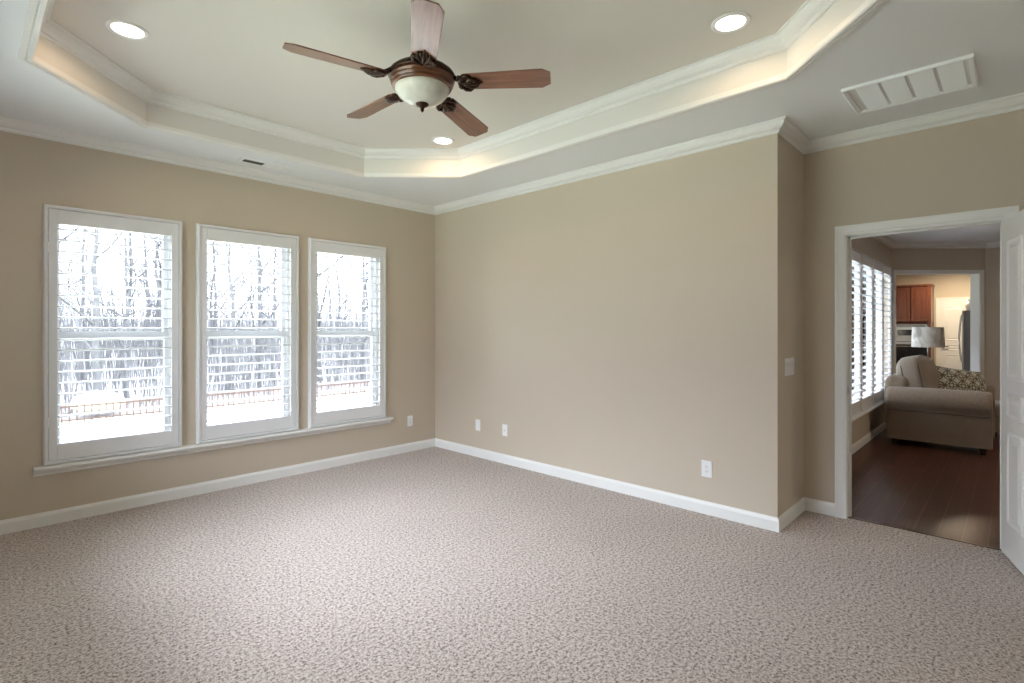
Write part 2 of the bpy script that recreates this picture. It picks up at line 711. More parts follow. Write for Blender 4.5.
structure(o, 'tan wall behind the open door', 'wall')

# tray ceiling: flat border with an eight-sided opening
TX0, TX1, TY0, TY1, TC = 0.241, 3.168, 0.290, 4.308, 0.628
OCT = [(TX0 + TC, TY0), (TX1 - TC, TY0), (TX1, TY0 + TC), (TX1, TY1 - TC), (TX1 - TC, TY1), (TX0 + TC, TY1), (TX0, TY1 - TC), (TX0, TY0 + TC)]
mb = MB()
outer = mb.verts([(XL - 0.1, YB - 0.1, ZC), (XD + 0.1, YB - 0.1, ZC), (XD + 0.1, YW + 0.1, ZC), (XL - 0.1, YW + 0.1, ZC)])
inner = mb.verts([(x, y, ZC) for x, y in OCT])
edges = []
for lp in (outer, inner):
    for k in range(len(lp)):
        edges.append(mb.bm.edges.new((lp[k], lp[(k + 1) % len(lp)])))
bmesh.ops.triangle_fill(mb.bm, edges=edges, use_beauty=True)
ceil_o = mb.build('ceiling', M['ceiling'])
structure(ceil_o, 'flat white ceiling border around the raised tray', 'ceiling')
mb = MB()
up = mb.verts([(x, y, ZT) for x, y in OCT])
mb.face(up)
structure(mb.build('ceiling_tray', M['tray']), 'raised cream tray ceiling with clipped corners above the fan', 'ceiling')
mb = MB()
mb.sweep(OCT, [(0.0, ZC), (0.0, ZT), (-0.03, ZT), (-0.03, ZC)], world_f, closed=True)
structure(mb.build('trim_1', M['riser']), 'white vertical riser around the ceiling tray', 'trim')
crown = [(0.0, 0.0), (0.074, 0.0), (0.074, -0.010), (0.064, -0.012), (0.055, -0.030), (0.040, -0.046), (0.020, -0.054), (0.016, -0.056), (0.016, -0.066), (0.008, -0.074), (0.0, -0.076)]
tcrown = [(o, ZT + h) for o, h in crown]
mb = MB()
mb.sweep(OCT, tcrown, world_f, closed=True)
structure(mb.build('trim_2', M['trim']), 'white crown moulding at the top of the ceiling tray', 'trim')
lip = [(-0.045, ZC), (-0.045, ZC - 0.012), (-0.020, ZC - 0.014), (-0.017, ZC - 0.009), (-0.012, ZC - 0.009), (-0.009, ZC - 0.016), (0.006, ZC - 0.016), (0.012, ZC - 0.008), (0.012, ZC + 0.020), (0.0, ZC + 0.024)]
mb = MB()
mb.sweep(OCT, lip, world_f, closed=True)
structure(mb.build('trim_3', M['trim']), 'thin white moulding along the lower lip of the ceiling tray', 'trim')

ROOM = [(XL, YB), (XD, YB), (XD, YN), (XR, YN), (XR, YW), (XL, YW)]
mb = MB()
mb.sweep(ROOM, [(o, ZC + h) for o, h in crown], world_f, closed=True)
structure(mb.build('trim_4', M['trim']), 'white crown moulding where bedroom walls meet the ceiling', 'trim')

base = [(0.0, 0.0), (0.014, 0.0), (0.014, 0.070), (0.011, 0.080), (0.006, 0.087), (0.004, 0.094), (0.0, 0.094)]
for nm, idx, lab in (('baseboard_left', 4, 'white baseboard under the three windows'),
                     ('baseboard_right', 3, 'white baseboard along the long blank wall'),
                     ('baseboard_niche', 2, 'white baseboard on the short return wall'),
                     ('baseboard_rear', 5, 'white baseboard on the wall behind the viewpoint')):
    mb = MB()
    mb.sweep(ROOM, base, world_f, closed=True, only=[idx])
    structure(mb.build(nm, M['trim']), lab, 'baseboard')
mb = MB()
mb.sweep([(XD, DO1 + 0.072), (XD, YN), (XR, YN)], base, world_f, only=[0])
structure(mb.build('baseboard_door', M['trim']), 'short white baseboard between return wall and door casing', 'baseboard')

# door casing and jamb
casing = [(0.0, 0.0), (0.0, 0.011), (0.012, 0.015), (0.020, 0.013), (0.046, 0.017), (0.056, 0.020), (0.070, 0.020), (0.072, 0.0)]
mb = MB()
cpath = [(DO1 + 0.004, 0.0), (DO1 + 0.004, DOZ + 0.004), (DO0 - 0.004, DOZ + 0.004), (DO0 - 0.004, 0.0)]
# path runs up the far jamb, across and down: its right-hand side is outside
mb.sweep(cpath, [(-o, h) for o, h in casing], lambda u, v, h: (XD - h, u, v))
mb.sweep(cpath, [(-o, h) for o, h in casing], lambda u, v, h: (XD + 0.126 + h, u, v))
mb.box(XD - 0.001, XD + 0.127, DO1, DO1 + 0.02, 0.0, DOZ + 0.02)
mb.box(XD - 0.001, XD + 0.127, DO0 - 0.02, DO0, 0.0, DOZ + 0.02)
mb.box(XD - 0.001, XD + 0.127, DO0, DO1, DOZ, DOZ + 0.02)
mb.box(XD + 0.05, XD + 0.09, DO1 - 0.011, DO1, 0.0, DOZ)
mb.box(XD + 0.05, XD + 0.09, DO0, DO0 + 0.011, 0.0, DOZ)
mb.box(XD + 0.05, XD + 0.09, DO0, DO1, DOZ - 0.011, DOZ)
case_o = structure(mb.build('trim_5', M['trim']), 'white casing and jamb around the open doorway', 'trim')
mb = MB()
mb.box(XD + 0.006, XD + 0.034, DO1 - 0.002, DO1 + 0.001, 0.895, 0.955)
sp = mb.build('strike_plate', M['steel'], case_o, bevel=0.001)
mb = MB()
mb.box(XD + 0.014, XD + 0.026, DO1 - 0.0026, DO1 - 0.0019, 0.912, 0.938)
mb.build('latch_hole', M['slot'], sp)

# continuous window stool and apron
mb = MB()
poly = [(YW + 0.06, WZ0), (YW - 0.066, WZ0), (YW - 0.072, WZ0 - 0.006), (YW - 0.072, WZ0 - 0.018), (YW - 0.066, WZ0 - 0.024), (YW - 0.030, WZ0 - 0.026), (YW - 0.026, WZ0 - 0.040), (YW - 0.017, WZ0 - 0.050), (YW - 0.015, WZ0 - 0.066), (YW + 0.0, WZ0 - 0.068), (YW + 0.0, WZ0 - 0.03), (YW + 0.06, WZ0 - 0.03)]
mb.prism([(a, b) for a, b in poly], 0.335, 3.205, lambda u, v, a: (a, u, v))
structure(mb.build('trim_6', M['trim']), 'long white window sill running under all three windows', 'sill')


# ------------------------------------------------------------------ windows and shutters
def sash_window(name, x0, x1, y, label, z0=WZ0 + 0.03, z1=WZ1 - 0.03):
    """double-hung white window set in the wall's outer half; y is the inner wall face"""
    root = thing(name, ((x0 + x1) / 2, y + 0.1, z0), 0, label, 'window', None, 'structure')
    og = root.location
    a, b = x0 + 0.04, x1 - 0.04
    mb = MB()
    for (u0, u1, w0, w1) in ((a, a + 0.03, z0, z1), (b - 0.03, b, z0, z1), (a + 0.03, b - 0.03, z0, z0 + 0.03), (a + 0.03, b - 0.03, z1 - 0.03, z1)):
        mb.box(u0, u1, y + 0.07, y + 0.16, w0, w1)
    mb.build('window_frame', M['vinyl'], root, og)
    zm = 1.32
    for (s0, s1, yy, nm) in ((z0 + 0.03, zm + 0.035, y + 0.085, 'lower_sash'), (zm - 0.035, z1 - 0.03, y + 0.122, 'upper_sash')):
        mb = MB()
        aa, bb = a + 0.03, b - 0.03
        br = 0.07 if nm == 'lower_sash' else 0.05
        tr = 0.05
        for (u0, u1, w0, w1) in ((aa, aa + 0.032, s0, s1), (bb - 0.032, bb, s0, s1), (aa + 0.032, bb - 0.032, s0, s0 + br), (aa + 0.032, bb - 0.032, s1 - tr, s1)):
            mb.box(u0, u1, yy, yy + 0.034, w0, w1)
        s = mb.build(nm, M['vinyl'], root, og)
        mb = MB()
        mb.box(aa + 0.026, bb - 0.026, yy + 0.012, yy + 0.018, s0 + br - 0.006, s1 - tr + 0.006)
        mb.build('pane', M['glass'], s, og)
    return root


def shutter(x0, x1, y, label, group, z0=WZ0, z1=WZ1, nlv=20, tilt=0.0, fw=0.026, st=0.048):
    xc = (x0 + x1) / 2
    root = thing('plantation_shutter', (xc, y, z0), 0, label, 'shutter', group)
    w = (x1 - x0) / 2
    h = z1 - z0
    # outer frame stands 3 cm proud of the wall and lines the opening
    mb = MB()
    pr = [(0.0, 0.038), (0.0, -0.014), (-0.004, -0.03), (-0.012, -0.036), (-fw, -0.036), (-fw, 0.038)]
    path = [(-w, 0.0), (-w, h), (w, h), (w, 0.0)]
    mb.sweep(path, [(o, d) for o, d in pr], lambda u, v, d: (u, d, v), closed=True)
    mb.build('shutter_frame', M['shutter'], root)
    # hinged panel of stiles and rails
    g = fw + 0.003
    zb, zt = 0.141, h - 0.128
    mb = MB()
    yt0, yt1 = -0.027, 0.003
    mb.box(-w + g, -w + g + st, yt0, yt1, g, h - g)
    mb.box(w - g - st, w - g, yt0, yt1, g, h - g)
    mb.box(-w + g + st, w - g - st, yt0 + 0.001, yt1 - 0.001, g, zb)
    mb.box(-w + g + st, w - g - st, yt0 + 0.001, yt1 - 0.001, zt, h - g)
    pan = mb.build('shutter_panel', M['shutter'], root, bevel=0.002)
    lw = w - g - st - 0.002
    n = 12
    prof = []
    for k in range(n):
        a = 2 * PI * k / n
        prof.append((0.0445 * math.cos(a), 0.0062 * math.sin(a)))
    mb = MB()
    mb.prism(prof, -lw, lw, lambda u, v, a: (a, u, v))
    first = mb.build('louver', M['louver'], pan)
    pitch = (zt - zb) / nlv
    for k in range(nlv):
        lv = first if k == 0 else first.copy()
        if k:
            C.objects.link(lv)
            lv.parent = pan
        lv.location = (0, -0.012, zb + pitch * (k + 0.5))
        lv.rotation_euler = (tilt, 0, 0)
    for zz in (0.30, h - 0.30):
        mb = MB()
        mb.tube([(-w + fw, yt0 - 0.004, zz - 0.035), (-w + fw, yt0 - 0.004, zz + 0.035)], 0.005, 8)
        mb.box(-w + fw + 0.002, -w + fw + 0.022, yt0 - 0.002, yt0 + 0.001, zz - 0.033, zz + 0.033)
        mb.build('hinge', M['shutter'], root)
    return root


wl = ['window nearest the left edge of the bedroom, tree trunks outside', 'middle of the three bedroom windows', 'bedroom window nearest the room corner']
sl = ['white louvered shutter on the leftmost, largest-looking bedroom window', 'white louvered shutter on the middle one of three bedroom windows', 'white louvered shutter on the bedroom window nearest the room corner']
for i, (a, b) in enumerate(WIN):
    sash_window('window_%d' % (i + 1), a, b, YW, wl[i])
    shutter(a, b, YW, sl[i], 'bedroom window shutters')

# added window behind the viewpoint, lets extra daylight into the room
root = thing('window_5', (XL - 0.06, (RW[0] + RW[1]) / 2, RW[2]), 0, 'unseen wide window added behind the viewpoint to light the room', 'window', None, 'structure')
og = root.location
mb = MB()
for (a, b, c, d) in ((RW[0], RW[0] + 0.06, RW[2], RW[3]), (RW[1] - 0.06, RW[1], RW[2], RW[3]), (RW[0], RW[1], RW[2], RW[2] + 0.06), (RW[0], RW[1], RW[3] - 0.06, RW[3]), (2.34, 2.39, RW[2], RW[3]), (3.21, 3.26, RW[2], RW[3])):
    mb.box(XL - 0.10, XL - 0.02, a, b, c, d)
mb.build('window_frame', M['vinyl'], root, og)
mb = MB()
mb.box(XL - 0.062, XL - 0.056, RW[0] + 0.03, RW[1] - 0.03, RW[2] + 0.03, RW[3] - 0.03)
mb.build('pane', M['glass'], root, og)

# ------------------------------------------------------------------ ceiling fan
FX, FY = 1.735, 2.34
fan = thing('ceiling_fan', (FX, FY, ZT), 0, 'five-bladed walnut ceiling fan with frosted bowl light hanging from the tray', 'ceiling fan')
z = lambda h: h - ZT
mb = MB()
mb.lathe([(0.0, 0.0), (0.060, 0.0), (0.062, -0.012), (0.055, -0.04), (0.04, -0.062), (0.02, -0.07), (0.0, -0.07)], 32)
mb.build('canopy', M['bronze'], fan, smooth=True)
mb = MB()
mb.lathe([(0.013, -0.06), (0.013, z(2.80))], 16)
mb.build('downrod', M['bronze'], fan, smooth=True)
mb = MB()
mb.lathe([(0.0, z(2.805)), (0.06, z(2.805)), (0.11, z(2.801)), (0.150, z(2.788)), (0.172, z(2.770)), (0.180, z(2.758)), (0.183, z(2.748)), (0.178, z(2.740)), (0.160, z(2.738)), (0.0, z(2.738))], 48)
mb.build('motor_housing', M['bronze'], fan, smooth=True)
mb = MB()
mb.lathe([(0.150, z(2.739)), (0.174, z(2.739)), (0.177, z(2.732)), (0.174, z(2.724)), (0.168, z(2.721)), (0.171, z(2.714)), (0.168, z(2.706)), (0.160, z(2.702)), (0.163, z(2.696)), (0.158, z(2.688)), (0.151, z(2.684)), (0.144, z(2.684)), (0.144, z(2.72))], 48, cap=False)
mb.build('wood_band', M['band'], fan, smooth=True)
mb = MB()
prof = [(0.147, z(2.690))]
for k in range(0, 15):
    a = k / 14 * PI / 2
    prof.append((0.147 * math.cos(a) ** 0.9 if k < 14 else 0.0, z(2.686) - 0.086 * math.sin(a) ** 1.15))
mb.lathe(prof, 48, cap=False)
mb.build('light_bowl', M['bowl'], fan, smooth=True)
mb = MB()
mb.lathe([(0.0, z(2.606)), (0.034, z(2.606)), (0.036, z(2.600)), (0.030, z(2.592)), (0.018, z(2.586)), (0.010, z(2.578)), (0.011, z(2.570)), (0.006, z(2.560)), (0.0, z(2.555))], 24)
mb.build('finial', M['bronze'], fan, smooth=True)

bl = [(0.205, -0.035), (0.232, -0.061), (0.655, -0.073), (0.700, -0.045), (0.700, 0.045), (0.655, 0.073), (0.232, 0.061), (0.205, 0.035)]
pitch = math.radians(-12)
blade_first = bracket_first = None
for k in range(5):
    ang = math.radians(-52.5 + 72 * k)
    if k == 0:
        mb = MB()
        mb.prism(bl, -0.0035, 0.0035, lambda u, v, a: (u, v, a))
        blade_first = mb.build('blade', M['blade'], fan, bevel=0.002)
        mb = MB()
        # arm from the motor and a carved leaf of scrolls under the blade root
        mb.tube([(0.165, 0, 0.036), (0.190, 0, 0.018), (0.235, 0, -0.004), (0.26, 0, -0.008)], [0.014, 0.013, 0.013, 0.012], 8)
        for s in (-1, 1):
            mb.tube([(0.205, s * 0.006, -0.004), (0.222, s * 0.030, -0.008), (0.245, s * 0.052, -0.010), (0.276, s * 0.058, -0.010), (0.294, s * 0.046, -0.010), (0.288, s * 0.034, -0.010), (0.272, s * 0.037, -0.010)], [0.009, 0.010, 0.011, 0.010, 0.009, 0.007, 0.006], 8)
            mb.tube([(0.235, s * 0.006, -0.008), (0.268, s * 0.018, -0.012), (0.308, s * 0.032, -0.012), (0.338, s * 0.030, -0.009)], [0.009, 0.011, 0.010, 0.004], 8)
            mb.tube([(0.30, s * 0.010, -0.010), (0.325, s * 0.016, -0.011), (0.352, s * 0.013, -0.009)], [0.008, 0.009, 0.003], 8)
            mb.tube([(0.222, s * 0.012, -0.006), (0.206, s * 0.034, -0.004), (0.214, s * 0.048, -0.004), (0.230, s * 0.046, -0.006)], [0.007, 0.009, 0.008, 0.005], 8)
        mb.tube([(0.24, 0, -0.009), (0.28, 0, -0.014), (0.33, 0, -0.012), (0.372, 0, -0.008)], [0.010, 0.012, 0.010, 0.003], 8)
        for v in mb.bm.verts:
            if v.co.x > 0.19:
                v.co.x = 0.19 + (v.co.x - 0.19) * 0.80
        bracket_first = mb.build('blade_bracket', M['bronze'], fan, smooth=True)
        b, q = blade_first, bracket_first
    else:
        b, q = blade_first.copy(), bracket_first.copy()
        C.objects.link(b)
        C.objects.link(q)
        b.parent = fan
        q.parent = fan
    for ob in (b, q):
        ob.location = (0, 0, z(2.715))
        ob.rotation_euler = (Matrix.Rotation(ang, 4, 'Z') @ Matrix.Rotation(math.radians((0.5, 3.4, 0.0, -1.7, -2.2)[k]), 4, 'Y') @ Matrix.Rotation(pitch, 4, 'X')).to_euler()

# ------------------------------------------------------------------ recessed lights
CANS = [(0.622, 3.495, 'lit recessed ceiling light at the tray corner above the leftmost window'),
        (2.826, 1.096, 'lit recessed ceiling light at the tray corner towards the doorway'),
        (2.881, 3.585, 'lit recessed ceiling light beyond the fan, at the tray corner over the room corner')]
for cx, cy, lab in CANS:
    r = thing('recessed_light', (cx, cy, ZT), 0, lab, 'ceiling light', 'recessed lights in the tray')
    mb = MB()
    mb.lathe([(0.072, 0.0), (0.098, 0.0), (0.098, -0.004), (0.090, -0.008), (0.078, -0.007), (0.072, -0.001)], 40)
    mb.build('trim_ring', M['plate'], r, smooth=True)
    mb = MB()
    mb.lathe([(0.0, -0.003), (0.076, -0.003), (0.076, -0.0005), (0.0, -0.0005)], 40)
    mb.build('lens', M['lens'], r)
    ld = bpy.data.lights.new('recessed_light_lamp', 'SPOT')
    ld.energy = CAN_W
    ld.color = (1.0, 0.68, 0.40)
    ld.spot_size = math.radians(176)
    ld.spot_blend = 0.35
    ld.shadow_soft_size = 0.06
    lo = bpy.data.objects.new('recessed_light_lamp', ld)
    C.objects.link(lo)
    lo.location = (cx, cy, ZT - 0.02)

# ------------------------------------------------------------------ ceiling vents
ret = thing('return_air_grille', (3.775, 0.445, ZC), 0, 'large white return air grille in the ceiling outside the doorway', 'ceiling vent')
hx, hy = 0.226, 0.292
mb = MB()
mb.sweep([(-hx, -hy), (hx, -hy), (hx, hy), (-hx, hy)], [(0, 0), (0.0, -0.016), (0.006, -0.020), (0.024, -0.014), (0.026, 0.0)], world_f, closed=True)
mb.build('grille_frame', M['grille'], ret)
mb = MB()
mb.box(-hx + 0.02, hx - 0.02, -hy + 0.02, hy - 0.02, -0.003, -0.001)
mb.build('backing', M['grille'], ret)
pw = (2 * hy - 0.05 - 0.05 * 1.0) / 4
for k in range(4):
    c0 = -hy + 0.045 + k * (2 * hy - 0.09) / 4
    c1 = c0 + (2 * hy - 0.09) / 4 - 0.018
    mb = MB()
    nsl = 26
    for q in range(nsl):
        xx = -hx + 0.034 + q * (2 * hx - 0.068) / nsl
        mb.prism([(xx, -0.003), (xx + 0.001, -0.003), (xx + 0.0175, -0.0125), (xx + 0.0165, -0.0125)], c0, c1, lambda u, v, a: (u, a, v))
    mb.build('slat_section', M['grille'], ret)

reg = thing('supply_register', (1.775, 4.615, ZC), 0, 'small white supply register in the ceiling border above the middle window', 'ceiling vent')
mb = MB()
mb.sweep([(-0.20, -0.065), (0.20, -0.065), (0.20, 0.065), (-0.20, 0.065)], [(0, 0), (0.0, -0.004), (0.008, -0.008), (0.030, -0.006), (0.032, 0.0)], world_f, closed=True)
mb.box(-0.006, 0.006, -0.035, 0.035, -0.007, -0.001)
mb.build('register_frame', M['grille'], reg)
mb = MB()
mb.box(-0.175, 0.175, -0.04, 0.04, -0.0015, -0.0005)
mb.build('duct_opening', M['duct'], reg)
for (a0, a1, s) in ((-0.168, -0.008, 1), (0.008, 0.168, -1)):
    mb = MB()
    for q in range(5):
        yy = -0.032 + q * 0.0155
        if s > 0:
            mb.prism([(yy, -0.002), (yy + 0.001, -0.002), (yy + 0.004, -0.007), (yy + 0.003, -0.007)], a0, a1, lambda u, v, a: (a, u, v))
        else:
            mb.prism([(yy - 0.006, -0.003), (yy + 0.012, -0.006), (yy + 0.012, -0.007), (yy - 0.006, -0.004)], a0, a1, lambda u, v, a: (a, u, v))
    mb.build('vane_bank', M['grille'] if s < 0 else M['duct'], reg)  # one bank coloured dark, painting the shade seen between its vanes


# ------------------------------------------------------------------ outlets and switch
def wall_plate(name, loc, rz, w, h, label, cat, group, kind):
    """plate lies in the local XZ plane, facing -Y"""
    r = thing(name, loc, rz, label, cat, group)
    mb = MB()
    mb.box(-w / 2, w / 2, -0.006, 0.0, -h / 2, h / 2)
    mb.build('cover_plate', M['plate'], r, bevel=0.003)
    if kind == 'duplex':
        for s in (-1, 1):
            mb = MB()
            poly = [(0.0165 * math.cos(a) if abs(math.cos(a)) > 0 else 0, max(-0.0125, min(0.0125, 0.0175 * math.sin(a)))) for a in [2 * PI * k / 24 for k in range(24)]]
            mb.prism(poly, -0.0085, -0.005, lambda u, v, a, s=s: (u, a, v + s * 0.0195))
            rc = mb.build('receptacle', M['plate'], r)
            mb = MB()
            for q in (-0.006, 0.006):
                mb.box(q - 0.001, q + 0.001, -0.0088, -0.0084, s * 0.0195 - 0.001, s * 0.0195 + 0.007)
            mb.box(-0.002, 0.002, -0.0088, -0.0084, s * 0.0195 - 0.009, s * 0.0195 - 0.005)
            mb.build('slot', M['slot'], rc)
    elif kind == 'jack':
        mb = MB()
        mb.tube([(0, -0.004, -0.002), (0, -0.012, -0.002)], 0.007, 12)
        mb.build('jack', M['steel'], r)
    elif kind == 'decora':
        mb = MB()
        mb.box(-0.0165, 0.0165, -0.008, -0.004, -0.033, 0.033)
        ins = mb.build('receptacle', M['plate'], r, bevel=0.001)
        mb = MB()
        for s in (-1, 1):
            for q in (-0.006, 0.006):
                mb.box(q - 0.001, q + 0.001, -0.0083, -0.0079, s * 0.017 - 0.001, s * 0.017 + 0.007)
            mb.box(-0.002, 0.002, -0.0083, -0.0079, s * 0.017 - 0.009, s * 0.017 - 0.005)
        mb.build('slot', M['slot'], ins)
    elif kind == 'switch':
        ng = 4
        for k in range(ng):
            xx = (k - (ng - 1) / 2) * 0.046
            mb = MB()
            mb.prism([(-0.033, -0.004), (-0.033, -0.0075), (0.0, -0.0095), (0.033, -0.013), (0.033, -0.004)], xx - 0.0165, xx + 0.0165, lambda u, v, a: (a, v, u))
            mb.build('rocker', M['plate'], r, bevel=0.001)
    return r


wall_plate('wall_outlet', (3.465, YW, 0.34), 0, 0.072, 0.118, 'white outlet on the window wall, right of the window sill end', 'outlet', 'outlets', 'duplex')
wall_plate('cable_plate', (XR, 4.16, 0.34), -PI / 2, 0.072, 0.118, 'small white wall plate on the blank wall, nearest the room corner', 'wall plate', None, 'blank')
wall_plate('jack_plate', (XR, 3.755, 0.34), -PI / 2, 0.072, 0.118, 'white wall plate with a small jack, second from the room corner', 'wall plate', None, 'jack')
wall_plate('wall_outlet', (XR, 1.655, 0.335), -PI / 2, 0.080, 0.122, 'white outlet low on the blank wall, near its outside corner', 'outlet', 'outlets', 'decora')
wall_plate('light_switch', (4.07, YN, 1.105), 0, 0.205, 0.125, 'white ganged light switch on the short return wall', 'switch', None, 'switch')

# ------------------------------------------------------------------ the open bedroom door
door = thing('door_1', (XD - 0.012, DO0 + 0.004, 0.012), math.radians(180 + 15), 'white panelled bedroom door standing open against the right edge', 'door', None, 'structure')
DW, DH, DT = 0.81, 2.025, 0.035
mb = MB()
mb.box(0.0, DW, 0.0, DT, 0.0, DH)
leaf = mb.build('door_leaf', M['trim'], door, bevel=0.002)


def rounded_rect(x0, x1, z0, z1, r, n=5):
    pts = []
    for cx, cz, a0 in ((x1 - r, z1 - r, 0), (x0 + r, z1 - r, PI / 2), (x0 + r, z0 + r, PI), (x1 - r, z0 + r, 1.5 * PI)):
        for k in range(n + 1):
            a = a0 + k / n * PI / 2
            pts.append((cx + r * math.cos(a), cz + r * math.sin(a)))
    return pts


def raised_panel(mb, x0, x1, z0, z1, yf, sgn, r=0.03):
    """moulded ring and raised field standing out of a face at y = yf, outward = sgn"""
    loops = []
    for inset, d in ((0.0, 0.0), (0.004, 0.006), (0.012, 0.008), (0.020, 0.004), (0.026, 0.0006), (0.040, 0.0006), (0.062, 0.0065)):
        pts = rounded_rect(x0 + inset, x1 - inset, z0 + inset, z1 - inset, max(0.006, r - inset * 0.5))
        loops.append(mb.verts([(u, yf + sgn * d, v) for u, v in pts]))
    for a, b in zip(loops, loops[1:]):
        n = len(a)
        for k in range(n):
            mb.face([a[k], a[(k + 1) % n], b[(k + 1) % n], b[k]])
    mb.face(loops[-1])


for yf, sg in ((0.0, -1), (DT, 1)):
    for (x0, x1) in ((0.115, 0.365), (0.445, 0.695)):
        for (z0, z1) in ((0.20, 0.755), (0.83, 0.985), (1.06, 1.895)):
            mb = MB()
            raised_panel(mb, x0, x1, z0, z1, yf, sg)
            mb.build('door_panel', M['trim'], leaf)
mb = MB()
for sg in (-1, 1):
    yy = 0.0 if sg < 0 else DT
    mb.lathe([(0.0, 0), (0.032, 0), (0.032, 0.006), (0.012, 0.010), (0.011, 0.030), (0.026, 0.042), (0.029, 0.054), (0.020, 0.064), (0.0, 0.067)], 24)
    for v in mb.bm.verts:
        if not v.tag:
            x, y, zz = v.co
            v.co = (DW - 0.065 + x, yy + sg * zz, 0.93 + y)
            v.tag = True
mb.build('door_knob', M['bronze'], door, smooth=True)
for zz in (0.20, 1.02, 1.83):
    mb = MB()
    mb.tube([(0.0, DT + 0.004, zz - 0.045), (0.0, DT + 0.004, zz + 0.045)], 0.006, 8)
    mb.build('hinge', M['steel'], door, smooth=True)

# ------------------------------------------------------------------ living room shell
mb = MB()
mb.box(XD + 0.035, 17.0, -4.2, 2.8, -0.12, -0.004)
structure(mb.build('floor_living', M['plank']), 'dark glossy plank floor of the living room beyond the doorway', 'floor')
mb = MB()
mb.prism([(XD + 0.025, 0.0), (XD + 0.03, 0.004), (XD + 0.05, 0.004), (XD + 0.06, -0.004), (XD + 0.025, -0.004)], DO0, DO1, lambda u, v, a: (u, a, v))
structure(mb.build('trim_7', M['counter']), 'thin dark threshold strip between carpet and plank floor', 'trim')
holes = [(LWIN[0][0] + 0.02, LWIN[-1][1] - 0.02, WZ0 + 0.03, WZ1 - 0.03)]
dA = fd(5.44, 0, 0)
dB = fd(6.81, 0, 0)
o = wall_mesh(fy, XD + 0.126, dA[0] + 0.12, -0.12, 3.2, LY, LY + 0.15, holes).build('wall_living_left', M['wall'])
structure(o, 'tan living room wall of shuttered windows seen through the doorway', 'wall')
o = wall_mesh(fd, 5.36, 6.86, 0.0, 3.2, 0.0, 0.15, [(5.52, 6.735, 0.0, 2.17)]).build('wall_living_back', M['wall'])
structure(o, 'tan angled living room wall with the opening to the kitchen', 'wall')
o = wall_mesh(fx, -4.0, dB[1] + 0.05, 0.0, 3.2, dB[0], dB[0] + 0.12).build('wall_living_right', M['wall'])
structure(o, 'tan living room wall right of the kitchen opening', 'wall')
o = wall_mesh(fy, XD, dB[0] + 0.12, 0.0, 3.2, -4.12, -4.0).build('wall_living_side', M['wall'])
structure(o, 'tan living room side wall out of sight', 'wall')
o = wall_mesh(fx, -4.0, YB - 0.12, 0.0, 3.2, XD, XD + 0.126).build('wall_living_near', M['wall'])
structure(o, 'tan living room wall beside the bedroom doorway', 'wall')
mb = MB()
mb.box(XD + 0.126, dB[0] + 0.12, -4.0, LY, LZC, LZC + 0.08)
structure(mb.build('ceiling_living', M['ceiling']), 'white living room ceiling seen through the doorway', 'ceiling')
LROOM = [(XD + 0.126, -4.0), (dB[0], -4.0), (dB[0], dB[1]), (dA[0], dA[1]), (dA[0] - 0.001, LY), (XD + 0.126, LY)]
LROOM = [(XD + 0.126, -4.0), (dB[0], -4.0), (dB[0], dB[1]), (dA[0], LY), (XD + 0.126, LY)]
mb = MB()
mb.sweep(LROOM, [(o, LZC + h) for o, h in crown], world_f, closed=True, only=[1, 2, 3])
structure(mb.build('trim_8', M['trim']), 'white crown moulding in the living room', 'trim')
mb = MB()
mb.sweep(LROOM, base, world_f, closed=True, only=[1, 3])
structure(mb.build('baseboard_living', M['trim']), 'white baseboard in the living room', 'baseboard')
mb = MB()
mb.sweep([(6.735, 0.0), (6.735, 2.17), (5.52, 2.17), (5.52, 0.0)], [(o * 0.65, h) for o, h in casing], lambda u, v, h: fd(u, -h, v))
mb.bm.free()
mb = MB()
mb.sweep([(5.52, 0.0), (5.52, 2.17), (6.735, 2.17), (6.735, 0.0)], [(o * 0.65, h) for o, h in casing], lambda u, v, h: fd(u, -h, v))
mb.box(5.515, 5.525, -0.002, 0.152, 0.0, 2.17, fd)
mb.box(6.728, 6.738, -0.002, 0.152, 0.0, 2.17, fd)
mb.box(5.52, 6.735, -0.002, 0.152, 2.163, 2.173, fd)
structure(mb.build('trim_9', M['trim']), 'white casing around the opening to the kitchen', 'trim')
mb = MB()
mb.prism([(LY + (a - YW) if a < YW + 0.01 else LY + 0.06, b) for a, b in poly], LWIN[0][0] - 0.05, LWIN[-1][1] + 0.05, lambda u, v, a: (a, u, v))
structure(mb.build('trim_10', M['trim']), 'white sill under the living room windows', 'sill')
lw0, lw1 = holes[0][0], holes[0][1]
root = thing('window_4', ((lw0 + lw1) / 2, LY + 0.1, WZ0 + 0.03), 0, 'row of living room window lights behind louvered shutters', 'window', None, 'structure')
og = root.location
mb = MB()
za, zb_ = WZ0 + 0.03, WZ1 - 0.03
mb.box(lw0, lw0 + 0.03, LY + 0.11, LY + 0.15, za, zb_)
mb.box(lw1 - 0.03, lw1, LY + 0.11, LY + 0.15, za, zb_)
mb.box(lw0, lw1, LY + 0.11, LY + 0.15, za, za + 0.04)
mb.box(lw0, lw1, LY + 0.11, LY + 0.15, zb_ - 0.04, zb_)
for a, b in zip(LWIN, LWIN[1:]):
    xm = (a[1] + b[0]) / 2
    mb.box(xm - 0.02, xm + 0.02, LY + 0.115, LY + 0.145, za, zb_)
mb.build('window_frame', M['vinyl'], root, og)
mb = MB()
mb.box(lw0 + 0.02, lw1 - 0.02, LY + 0.128, LY + 0.133, za + 0.03, zb_ - 0.03)
mb.build('pane', M['glass'], root, og)
wl2 = ['nearest the bedroom doorway in the living room', 'second from the doorway in the living room', 'third from the doorway in the living room', 'nearest the kitchen opening in the living room']
